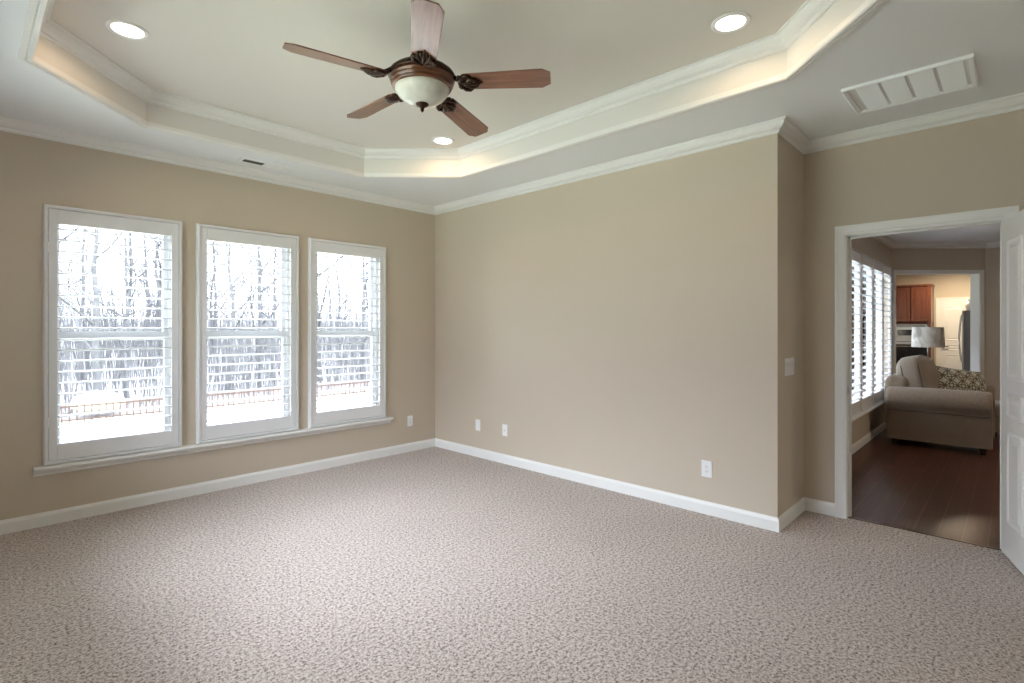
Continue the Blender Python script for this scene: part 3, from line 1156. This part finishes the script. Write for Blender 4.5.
for i, (a, b) in enumerate(LWIN):
    shutter(a - 0.018, b + 0.018, LY, 'white louvered shutter ' + wl2[i], 'living room window shutters', fw=0.016, st=0.036)

# ------------------------------------------------------------------ kitchen shell
KX, KYL, KYR, KZ = 16.4, 2.6, -1.2, 2.75
o = wall_mesh(fx, KYR, KYL + 0.12, 0.0, 3.2, KX, KX + 0.12).build('wall_kitchen_back', M['wall'])
structure(o, 'tan kitchen back wall around the pantry door', 'wall')
o = wall_mesh(fy, 9.33, KX, 0.0, 3.2, KYL, KYL + 0.12, [(10.6, 12.6, 0.95, 2.2)]).build('wall_kitchen_left', M['wall'])
structure(o, 'kitchen window wall hidden behind the opening', 'wall')
o = wall_mesh(fy, dB[0] + 0.12, KX, 0.0, 3.2, KYR - 0.12, KYR).build('wall_kitchen_right', M['wall'])
structure(o, 'kitchen side wall hidden behind the living room', 'wall')
o = wall_mesh(fx, LY + 0.15, KYL + 0.12, 0.0, 3.2, 9.21, 9.33).build('wall_kitchen_near', [M['siding']])
structure(o, 'pale outside wall of the kitchen wing', 'wall')
mb = MB()
mb.box(9.33, KX, KYR, KYL, KZ, KZ + 0.06)
kc = mb.build('ceiling_kitchen', M['ceiling'])
structure(kc, 'white kitchen ceiling', 'ceiling')
portal('kitchen_window_daylight', (11.6, KYL + 0.14, 1.575), (-PI / 2, 0, 0), 2.0, 1.25)
ld = bpy.data.lights.new('unseen_kitchen_lamp', 'AREA')  # unseen warm lamp added to light the kitchen, no fixture
ld.shape = 'DISK'
ld.size = 0.5
ld.energy = 32
ld.color = (1.0, 0.80, 0.55)
lo = bpy.data.objects.new('unseen_kitchen_lamp', ld)
C.objects.link(lo)
lo.location = (15.2, 1.0, KZ - 0.03)
ld = bpy.data.lights.new('living_fill_light', 'AREA')  # fill light added to brighten the living room, no fixture
ld.shape = 'DISK'
ld.size = 0.4
ld.energy = 20
ld.color = (1.0, 0.82, 0.62)
lo = bpy.data.objects.new('living_fill_light', ld)
C.objects.link(lo)
lo.location = (6.6, -1.6, LZC - 0.03)

# roof over the whole house
mb = MB()
mb.box(XL - 0.5, 17.0, -4.6, LY + 0.5, 3.2, 3.35)
mb.box(XL - 0.5, XR + 0.55, LY + 0.5, YW + 0.6, 3.2, 3.35)
mb.box(8.9, 17.0, LY + 0.5, 3.1, 3.2, 3.35)
structure(mb.build('roof', M['roof']), 'roof slab over the house', 'roof')


# ------------------------------------------------------------------ armchair
def cushion(hx, hy, hz, r, puff, n=14, axis=2):
    """soft rounded block; puff swells the middle along the given axis"""
    mb = MB()
    bm = mb.bm
    bmesh.ops.create_cube(bm, size=2.0)
    bmesh.ops.subdivide_edges(bm, edges=bm.edges[:], cuts=n, use_grid_fill=True)
    H = Vector((hx, hy, hz))
    for v in bm.verts:
        p = Vector((v.co.x * hx, v.co.y * hy, v.co.z * hz))
        core = Vector([max(-(H[i] - r), min(H[i] - r, p[i])) for i in range(3)])
        d = p - core
        if d.length > 1e-6:
            p = core + d.normalized() * r
        q = [1 - (v.co[i]) ** 2 for i in range(3)]
        oth = [i for i in range(3) if i != axis]
        p[axis] += (1 if v.co[axis] > 0 else -1) * puff * max(0, q[oth[0]]) * max(0, q[oth[1]]) * abs(v.co[axis])
        v.co = p
    return mb


CX0, CX1, CY0, CY1 = 7.60, 8.70, 0.18, 1.16
chair = thing('armchair', ((CX0 + CX1) / 2, (CY0 + CY1) / 2, -0.004), 0, 'wide taupe rolled-arm armchair in the living room beyond the doorway', 'armchair')
og = Vector(chair.location)
mb = MB()
mb.box(CX0 + 0.20, CX1 - 0.20, CY0 + 0.06, CY1 - 0.06, 0.075, 0.30)
mb.build('seat_base', M['tweed'], chair, og, bevel=0.02)


def arm(side):
    """rolled arm: upright panel with an overhanging roll, swept front to back"""
    mb = MB()
    prof = [(0.05, 0.07), (0.05, 0.41)]
    for k in range(15):
        a = math.radians(215 - k * (215 + 50) / 14)
        prof.append((0.135 + 0.140 * math.cos(a), 0.545 + 0.138 * math.sin(a)))
    prof += [(0.215, 0.42), (0.215, 0.07)]
    ys = [0, 0.012, 0.04, 0.25, 0.5, 0.75, 0.95, 0.985, 1.0]
    sc = [0.90, 0.97, 1.0, 1.0, 1.012, 1.0, 1.0, 0.97, 0.9]
    rings = []
    for t, s in zip(ys, sc):
        y = CY0 + t * (CY1 - 0.04 - CY0)
        rings.append(mb.verts([((CX0 + 0.135 + (u - 0.135) * s) if side < 0 else (CX1 - 0.135 - (u - 0.135) * s), y, 0.35 + (v - 0.35) * (s if v > 0.4 else 1.0)) for u, v in prof]))
    n = len(prof)
    for a, b in zip(rings, rings[1:]):
        for k in range(n):
            mb.face([a[k], a[(k + 1) % n], b[(k + 1) % n], b[k]])
    mb.face(rings[0])
    mb.face(rings[-1])
    return mb


for s in (-1, 1):
    a_o = arm(s).build('armrest', M['tweed'], chair, og, smooth=True)
    md = a_o.modifiers.new('edge', 'EDGE_SPLIT')
    md.split_angle = math.radians(45)
    mb = MB()
    x_ = CX0 + 0.044 if s < 0 else CX1 - 0.044
    mb.tube([(x_, CY0 + 0.02, 0.415), (x_, CY1 - 0.06, 0.415)], 0.006, 8)
    mb.build('piping', M['piping'], a_o, og)
mb = cushion((CX1 - CX0) / 2 - 0.16, 0.13, 0.34, 0.09, 0.015, axis=1)
bk = mb.build('backrest', M['tweed'], chair, smooth=True, loc=Vector(((CX0 + CX1) / 2, CY1 - 0.13, 0.47)) - og)
mb = cushion((CX1 - CX0) / 2 - 0.23, 0.36, 0.09, 0.06, 0.03, axis=2)
mb.build('seat_cushion', M['tweed_light'], chair, smooth=True, loc=Vector(((CX0 + CX1) / 2, CY0 + 0.40, 0.395)) - og)
mb = cushion(0.325, 0.125, 0.285, 0.10, 0.075, n=16, axis=1)
bc = mb.build('back_cushion', M['tweed_light'], chair, smooth=True, loc=Vector((8.12, 0.865, 0.755)) - og)
bc.rotation_euler = (math.radians(-10), 0, math.radians(-4))
for yy in (-0.085, 0.085):
    mb = MB()
    pts = []
    for k in range(41):
        a = 2 * PI * k / 40
        ca, sa = math.cos(a), math.sin(a)
        e = 0.42
        pts.append((0.322 * math.copysign(abs(ca) ** e, ca) * (0.97), yy * 1.0, 0.282 * math.copysign(abs(sa) ** e, sa) * 0.97))
    mb.tube(pts, 0.006, 6, cap=False)
    mb.build('piping', M['piping'], bc)
for (lx, ly) in ((CX0 + 0.10, CY0 + 0.08), (CX1 - 0.10, CY0 + 0.08), (CX0 + 0.10, CY1 - 0.12), (CX1 - 0.10, CY1 - 0.12)):
    mb = MB()
    mb.lathe([(0.022, 0.0), (0.030, 0.04), (0.036, 0.085)], 12, (lx, ly, -0.004))
    mb.build('leg', M['darkfoot'], chair, og)

mb = cushion(0.285, 0.055, 0.185, 0.045, 0.055, n=16, axis=1)
for v in mb.bm.verts:                        # pinched corners
    k = (abs(v.co.x) / 0.285) ** 3 * (abs(v.co.z) / 0.185) ** 3
    v.co.x *= 1 + 0.10 * k
    v.co.z *= 1 + 0.12 * k
    v.co.y *= 1 - 0.6 * k
pil = mb.build('throw_pillow', M['rings'], smooth=True, loc=(8.30, 0.48, 0.70))
pil.rotation_euler = (math.radians(-24), math.radians(8), math.atan2(EX.y, EX.x))
tag(pil, 'lumbar throw pillow with dark ring pattern lying on the armchair', 'pillow')

# ------------------------------------------------------------------ side table, lamp, ottoman
tb = thing('side_table', (9.05, 0.88, -0.004), math.radians(-46), 'small dark side table behind the armchair, under the lamp', 'table')
mb = MB()
mb.box(-0.19, 0.19, -0.19, 0.19, 0.58, 0.61)
mb.build('table_top', M['counter'], tb, bevel=0.004)
for sx in (-1, 1):
    for sy in (-1, 1):
        mb = MB()
        mb.box(sx * 0.165 - 0.018, sx * 0.165 + 0.018, sy * 0.165 - 0.018, sy * 0.165 + 0.018, 0, 0.58)
        mb.build('leg', M['counter'], tb)
lamp = thing('table_lamp', (9.05, 0.86, 0.606), 0, 'table lamp with mottled grey drum shade behind the armchair', 'lamp')
mb = MB()
mb.lathe([(0.0, 0), (0.075, 0), (0.075, 0.015), (0.03, 0.03), (0.045, 0.09), (0.072, 0.18), (0.068, 0.26), (0.035, 0.34), (0.018, 0.38), (0.0, 0.38)], 24)
mb.build('lamp_base', M['lampbase'], lamp, smooth=True)
mb = MB()
mb.lathe([(0.008, 0.37), (0.008, 0.62)], 10)
mb.build('lamp_stem', M['steel'], lamp, smooth=True)
mb = MB()
mb.lathe([(0.182, 0.515), (0.172, 0.785), (0.169, 0.785), (0.179, 0.515)], 40, cap=False)
sh = mb.build('lamp_shade', M['shade'], lamp, smooth=True)
mb = MB()
for k in range(3):
    a = 2 * PI * k / 3
    mb.tube([(0, 0, 0.74), (0.170 * math.cos(a), 0.170 * math.sin(a), 0.75)], 0.003, 6)
mb.tube([(0, 0, 0.6), (0, 0, 0.80)], 0.005, 8)
mb.build('shade_spider', M['steel'], sh)

ott = thing('ottoman', (9.22, -0.02, -0.004), math.radians(0), 'brown upholstered ottoman glimpsed between armchair and open door', 'ottoman')
mb = cushion(0.26, 0.26, 0.09, 0.05, 0.02)
mb.build('padded_top', M['ottoman'], ott, smooth=True, loc=(0, 0, 0.335))
mb = MB()
mb.box(-0.25, 0.25, -0.25, 0.25, 0.07, 0.26)
mb.build('upholstered_base', M['ottoman'], ott, bevel=0.01)
for sx in (-1, 1):
    for sy in (-1, 1):
        mb = MB()
        mb.lathe([(0.018, 0.0), (0.026, 0.07)], 10, (sx * 0.21, sy * 0.21, 0))
        mb.build('leg', M['darkfoot'], ott)

# ------------------------------------------------------------------ kitchen furniture
KF = -0.004
oc = thing('oven_cabinet', (16.08, 1.78, KF), 0, 'tall cherry oven cabinet in the kitchen beyond the opening', 'cabinet')
oy0, oy1, ox0, ox1 = 1.44, 2.21, 15.78, 16.39
og = Vector(oc.location)
mb = MB()
mb.box(ox0, ox1, oy0, oy0 + 0.02, 0.0, 2.40)
mb.box(ox0, ox1, oy1 - 0.02, oy1, 0.0, 2.40)
mb.box(ox0, ox1, oy0, oy1, 2.37, 2.40)
mb.box(ox0, ox1, oy0, oy1, 1.47, 1.50)
mb.box(ox0, ox1, oy0, oy1, 0.40, 0.43)
mb.box(ox1 - 0.02, ox1, oy0, oy1, 0.0, 2.40)
mb.box(ox0 - 0.005, ox0 + 0.01, oy0, oy0 + 0.06, 0.0, 2.40)
mb.box(ox0 - 0.005, ox0 + 0.01, oy1 - 0.06, oy1, 0.0, 2.40)
mb.box(ox0 - 0.03, ox1, oy0 - 0.02, oy1 + 0.02, 2.38, 2.42)
mb.build('cabinet_body', M['cherry'], oc, og)


def cab_door(y0, y1, z0, z1, name):
    mb = MB()
    xx = ox0 - 0.005
    mb.box(xx - 0.02, xx - 0.008, y0, y1, z0, z1)
    s = 0.055
    for (a, b, c, d) in ((y0, y0 + s, z0, z1), (y1 - s, y1, z0, z1), (y0 + s, y1 - s, z0, z0 + s), (y0 + s, y1 - s, z1 - s, z1)):
        mb.box(xx - 0.028, xx - 0.019, a, b, c, d)
    mb.box(xx - 0.025, xx - 0.019, y0 + s + 0.025, y1 - s - 0.025, z0 + s + 0.025, z1 - s - 0.025)
    d_ = mb.build(name, M['cherry'], oc, og, bevel=0.003)
    return d_


ym = (oy0 + oy1) / 2
cab_door(oy0 + 0.03, ym - 0.008, 1.53, 2.36, 'cabinet_door')
cab_door(ym + 0.008, oy1 - 0.03, 1.53, 2.36, 'cabinet_door')
cab_door(oy0 + 0.02, oy1 - 0.02, 0.10, 0.39, 'drawer_front')

mw = thing('wall_microwave', (16.0, 1.78, 1.06), 0, 'stainless built-in microwave with a dark window, under cherry doors', 'microwave')
og = Vector(mw.location)
a0, a1 = oy0 + 0.075, oy1 - 0.075
mb = MB()
mb.box(ox0 + 0.01, ox1 - 0.03, a0, a1, 1.055, 1.465)
mb.build('microwave_body', M['black'], mw, og)
mb = MB()
mb.box(ox0 - 0.022, ox0 + 0.012, a0, a1, 1.06, 1.465)
fr_ = mb.build('steel_front', M['steel'], mw, og, bevel=0.003)
mb = MB()
mb.box(ox0 - 0.025, ox0 - 0.021, a0 + 0.16, a1 - 0.05, 1.20, 1.34)
mb.build('dark_window', M['black'], fr_, og)
mb = MB()
for k in range(4):
    mb.box(ox0 - 0.025, ox0 - 0.021, a0 + 0.04, a1 - 0.04, 1.405 + k * 0.013, 1.411 + k * 0.013)
mb.build('vent_slot', M['slot'], fr_, og)
mb = MB()
mb.tube([(ox0 - 0.05, a0 + 0.05, 1.165), (ox0 - 0.05, a1 - 0.05, 1.165)], 0.009, 10)
for yy in (a0 + 0.08, a1 - 0.08):
    mb.tube([(ox0 - 0.05, yy, 1.165), (ox0 - 0.02, yy, 1.165)], 0.007, 8)
mb.build('handle', M['steel'], mw, og, smooth=True)

ov = thing('wall_oven', (16.0, 1.78, 0.44), 0, 'black glass wall oven below the stainless microwave', 'oven')
og = Vector(ov.location)
mb = MB()
mb.box(ox0 - 0.022, ox1 - 0.03, a0, a1, 0.435, 1.05)
bd = mb.build('oven_body', M['black'], ov, og, bevel=0.004)
mb = MB()
mb.box(ox0 - 0.026, ox0 - 0.021, a0, a1, 0.985, 1.05)
mb.build('control_panel', M['steel'], ov, og, bevel=0.002)
mb = MB()
mb.tube([(ox0 - 0.06, a0 + 0.04, 0.94), (ox0 - 0.06, a1 - 0.04, 0.94)], 0.010, 10)
for yy in (a0 + 0.08, a1 - 0.08):
    mb.tube([(ox0 - 0.06, yy, 0.94), (ox0 - 0.02, yy, 0.94)], 0.008, 8)
mb.build('handle', M['steel'], ov, og, smooth=True)

# pantry door in the back wall
pd = thing('door_2', (KX - 0.02, 1.09, KF), 0, 'white panelled pantry door in the kitchen back wall', 'door', None, 'structure')
og = Vector(pd.location)
py0, py1 = 0.79, 1.33
mb = MB()
mb.sweep([(py1, 0.0), (py1, 2.04), (py0, 2.04), (py0, 0.0)], [(-o, h) for o, h in casing], lambda u, v, h: (KX - h, u, v))
mb.build('door_casing', M['trim'], pd, og)
mb = MB()
mb.box(KX - 0.008, KX, py0, py1, 0.0, 2.04)
lf = mb.build('door_leaf', M['trim'], pd, og)
for (z0, z1) in ((0.18, 0.74), (0.84, 0.98), (1.08, 1.90)):
    mb = MB()
    raised_panel(mb, py0 + 0.10, py1 - 0.10, z0, z1, 0.0, 1)
    for v in mb.bm.verts:
        x, y, zz = v.co
        v.co = (KX - 0.008 - y, x, zz)
    mb.build('door_panel', M['trim'], lf, og)
mb = MB()
mb.tube([(KX - 0.008, py1 - 0.06, 0.93), (KX - 0.055, py1 - 0.06, 0.93)], 0.010, 8)
mb.tube([(KX - 0.055, py1 - 0.05, 0.93), (KX - 0.055, py1 - 0.17, 0.935)], 0.010, 8)
mb.tube([(KX - 0.008, py1 - 0.06, 0.93), (KX - 0.016, py1 - 0.06, 0.93)], 0.028, 14)
mb.build('lever_handle', M['bronze'], pd, og, smooth=True)

# refrigerator seen side on
fr = thing('refrigerator', (15.35, 0.40, KF), 0, 'stainless refrigerator with a curved handle, seen side on in the kitchen', 'refrigerator')
og = Vector(fr.location)
mb = MB()
mb.box(14.95, 15.80, 0.06, 0.80, 0.02, 1.76)
M['fridgeside'] = paint('grey_fridge_side', (0.13, 0.125, 0.12), 0.45, 0.02)
mb.build('fridge_body', M['fridgeside'], fr, og, bevel=0.008)
for (x0, x1) in ((14.95, 15.37), (15.38, 15.80)):
    mb = MB()
    mb.box(x0, x1, 0.805, 0.84, 0.06, 1.76)
    fdoor = mb.build('fridge_door', M['steel'], fr, og, bevel=0.012)
    hx_ = x1 - 0.05 if x0 < 15 else x0 + 0.05
    mb = MB()
    mb.tube([(hx_, 0.835, 0.60), (hx_, 0.875, 0.66), (hx_, 0.905, 0.95), (hx_, 0.91, 1.15), (hx_, 0.90, 1.40), (hx_, 0.875, 1.64), (hx_, 0.835, 1.70)], 0.014, 10)
    mb.build('handle', M['steel'], fdoor, og, smooth=True)
jar = MB()
jar.lathe([(0.0, 0), (0.05, 0), (0.075, 0.04), (0.085, 0.12), (0.06, 0.20), (0.045, 0.22), (0.06, 0.25), (0.05, 0.25), (0.035, 0.22), (0.0, 0.20)], 20)
jo = jar.build('ceramic_jar', M['jar'], smooth=True, loc=(15.06, 0.715, 1.756))
tag(jo, 'white ceramic jar standing on top of the refrigerator', 'jar')

# ------------------------------------------------------------------ outdoors
random.seed(7)


def ground_z(y):
    if y < 8:
        return -0.75
    if y < 22.5:
        t = (y - 8) / 14.5
        return -0.75 - 1.15 * t
    if y < 25:
        return -1.9 - 0.1 * (y - 22.5) / 2.5
    t = min(1, (y - 25) / 45)
    return -2.0 + 4.5 * t ** 1.3


mb = MB()
ys = [YW + 0.17, 8, 12, 16, 19, 22.5, 25]
xs = [-60, -30, -10, 0, 10, 20, 30, 50, 90, 140]
grid = [[mb.bm.verts.new((x, y, ground_z(y))) for x in xs] for y in ys]
for r0, r1 in zip(grid, grid[1:]):
    for k in range(len(xs) - 1):
        mb.face([r0[k], r0[k + 1], r1[k + 1], r1[k]])
structure(mb.build('ground_lawn', M['lawn']), 'pale winter lawn outside the bedroom windows', 'lawn')
mb = MB()
mb.box(-60, XL - 0.12, -60, YW + 0.17, -0.85, -0.75)
structure(mb.build('ground_side', M['lawn']), 'pale ground outside the added window behind the viewpoint', 'ground')
mb = MB()
mb.box(3.9, 60, LY + 0.15, YW + 0.17, -0.8, -0.75)
structure(mb.build('ground_patio', M['lawn']), 'pale ground beside the living room windows', 'ground')
mb = MB()
ys = [25, 27, 30, 36, 42, 50, 60, 75]
grid = [[mb.bm.verts.new((x, y, ground_z(y) + (random.uniform(-0.3, 0.3) if y > 26 else 0))) for x in xs] for y in ys]
for r0, r1 in zip(grid, grid[1:]):
    for k in range(len(xs) - 1):
        mb.face([r0[k], r0[k + 1], r1[k + 1], r1[k]])
structure(mb.build('ground_woods', M['forest']), 'leaf covered slope under the bare woods', 'ground')

# picket fence along the far edge of the lawn
FYY = 23.0
fz = ground_z(FYY)
fence = thing('picket_fence', (9.0, FYY, fz), 0, 'low reddish-brown picket fence at the far edge of the lawn', 'fence')
og = Vector(fence.location)
for zz in (0.16, 0.62):
    mb = MB()
    mb.box(0.6, 18.0, FYY - 0.02, FYY + 0.02, fz + zz, fz + zz + 0.055)
    mb.build('rail', M['fence'], fence, og)
mb = MB()
mb.box(-0.02, 0.02, -0.03, -0.018, 0.03, 0.72)
pk = mb.build('picket', M['fence'], fence)
npk = 88
for k in range(npk):
    q = pk if k == 0 else pk.copy()
    if k:
        C.objects.link(q)
        q.parent = fence
    q.location = (0.7 + k * 0.198 - 9.0, 0, 0)

mb = MB()
bmesh.ops.create_icosphere(mb.bm, subdivisions=3, radius=1.0)
for v in mb.bm.verts:
    n_ = 1 + 0.10 * math.sin(5 * v.co.x + 2) * math.cos(4 * v.co.y) + 0.06 * math.sin(9 * v.co.z + v.co.x * 3)
    v.co = Vector((v.co.x * 0.85 * n_, v.co.y * 0.6 * n_, v.co.z * 0.42 * n_))
ro = mb.build('pale_boulder', M['stone'], smooth=True, loc=(3.55, 25.2, ground_z(25.2) + 0.55))
tag(ro, 'pale rounded mound just behind the fence, seen through the leftmost window', 'boulder')


def make_tree(seed, h, r, forks, spread):
    rnd = random.Random(seed)
    root = thing('bare_tree', (0, 0, 0), 0)
    trunk = MB()
    twigs = MB()
    pts, rad = [], []
    n = 9
    x = y = 0.0
    for k in range(n + 1):
        t = k / n
        pts.append(Vector((x, y, h * t)))
        rad.append(r * (1 - 0.85 * t) * (1.25 if k == 0 else 1))
        x += rnd.uniform(-0.05, 0.05) * h * 0.25
        y += rnd.uniform(-0.05, 0.05) * h * 0.25
    trunk.tube(pts, rad, 7)

    def grow(p, d, ln, rr, depth):
        q = [p.copy()]
        c = p.copy()
        dd = d.copy()
        for k in range(4):
            c = c + dd * (ln / 4)
            dd = (dd + Vector((rnd.uniform(-0.22, 0.22), rnd.uniform(-0.22, 0.22), rnd.uniform(0.0, 0.20)))).normalized()
            q.append(c.copy())
        twigs.tube(q, [rr, rr * 0.8, rr * 0.6, rr * 0.42, rr * 0.2], 5 if depth == 0 else 3, cap=False)
        if depth < 3:
            m = 4 if depth == 0 else 3
            for k in range(m):
                t = rnd.uniform(0.3, 0.95)
                i = min(3, int(t * 4))
                bp = q[i].lerp(q[i + 1], t * 4 - i)
                a = rnd.uniform(0, 2 * PI)
                nd = (dd + Vector((math.cos(a), math.sin(a), rnd.uniform(-0.1, 0.6))) * 0.8).normalized()
                grow(bp, nd, ln * rnd.uniform(0.38, 0.6), rr * 0.5, depth + 1)
    for k in range(forks):
        t = 0.22 + 0.75 * (k + rnd.uniform(0, 0.8)) / forks
        i = min(n - 1, int(t * n))
        p = pts[i].lerp(pts[i + 1], t * n - i)
        a = rnd.uniform(0, 2 * PI)
        up_ = rnd.uniform(0.5, 1.1)
        d = Vector((math.cos(a), math.sin(a), up_)).normalized()
        grow(p, d, h * spread * (1.15 - 0.75 * t), r * (0.46 - 0.25 * t), 0)
    trunk.build('trunk', M['bark'], root)
    twigs.build('branches', M['bark'], root)
    return root


protos = [make_tree(11, 11, 0.17, 9, 0.36), make_tree(12, 9.5, 0.10, 8, 0.32), make_tree(13, 13, 0.20, 11, 0.34), make_tree(14, 8, 0.07, 7, 0.30), make_tree(15, 12, 0.13, 12, 0.28)]
for p in protos:
    remember(p)
spots = [(0, 3.87, 27.5), (1, 5.15, 29.0), (4, 9.3, 29.0), (1, 11.3, 30.0), (2, 15.2, 31.0), (0, 17.6, 30.0)]
near_labels = ['bare tree with a thick trunk, its branches spreading across the leftmost window',
               'slimmer bare tree standing right of the thick trunk in the leftmost window',
               'bare tree in the woods seen towards the left side of the middle window',
               'thin bare tree in the woods seen towards the right side of the middle window',
               'bare tree in the woods seen near the left side of the window by the corner',
               'bare tree in the woods seen near the middle of the window by the corner']
for k in range(52):
    for _ in range(60):
        y = random.uniform(30, 62)
        x = y * random.uniform(0.05, 0.80) + random.uniform(-4, 4)
        if all((x - s[1]) ** 2 + (y - s[2]) ** 2 > 6.0 for s in spots):
            break
    spots.append((random.randrange(5), x, y))
used = set()
for i, (v, x, y) in enumerate(spots):
    lab = near_labels[i] if i < len(near_labels) else 'thin bare tree in the crowded winter woods beyond the fence'
    loc = (x, y, ground_z(y) - 0.35)
    s = 1.0 if i < 6 else random.uniform(0.75, 1.15)
    if v not in used:
        used.add(v)
        t = protos[v]
        t.location = loc
        t.rotation_euler = (0, 0, random.uniform(0, 6.28))
        t.scale = (s, s, s)
        t['label'] = lab
        t['group'] = 'bare trees in the woods'
    else:
        t = dup(protos[v], loc, random.uniform(0, 6.28), lab, 'bare trees in the woods', (s, s, s))
    t['category'] = 'tree'

# brush and saplings between the trees
mb = MB()
rnd = random.Random(3)
for k in range(3300):
    y = rnd.uniform(26, 58)
    x = y * rnd.uniform(0.02, 0.85) + rnd.uniform(-3, 3)
    hh = rnd.uniform(1.4, 4.9) * (0.7 + y / 60)
    z0 = ground_z(y) - 0.35
    a, b = rnd.uniform(-0.22, 0.22) * hh, rnd.uniform(-0.22, 0.22) * hh
    rr = rnd.uniform(0.012, 0.032)
    mb.tube([(x, y, z0), (x + a * 0.4, y + b * 0.4, z0 + hh * 0.5), (x + a, y + b, z0 + hh)], [rr, rr * 0.7, rr * 0.2], 3, cap=False)
br = mb.build('undergrowth', M['bark'])
tag(br, 'grey tangle of saplings and brush filling the woods beyond the fence', 'undergrowth', None, 'stuff')
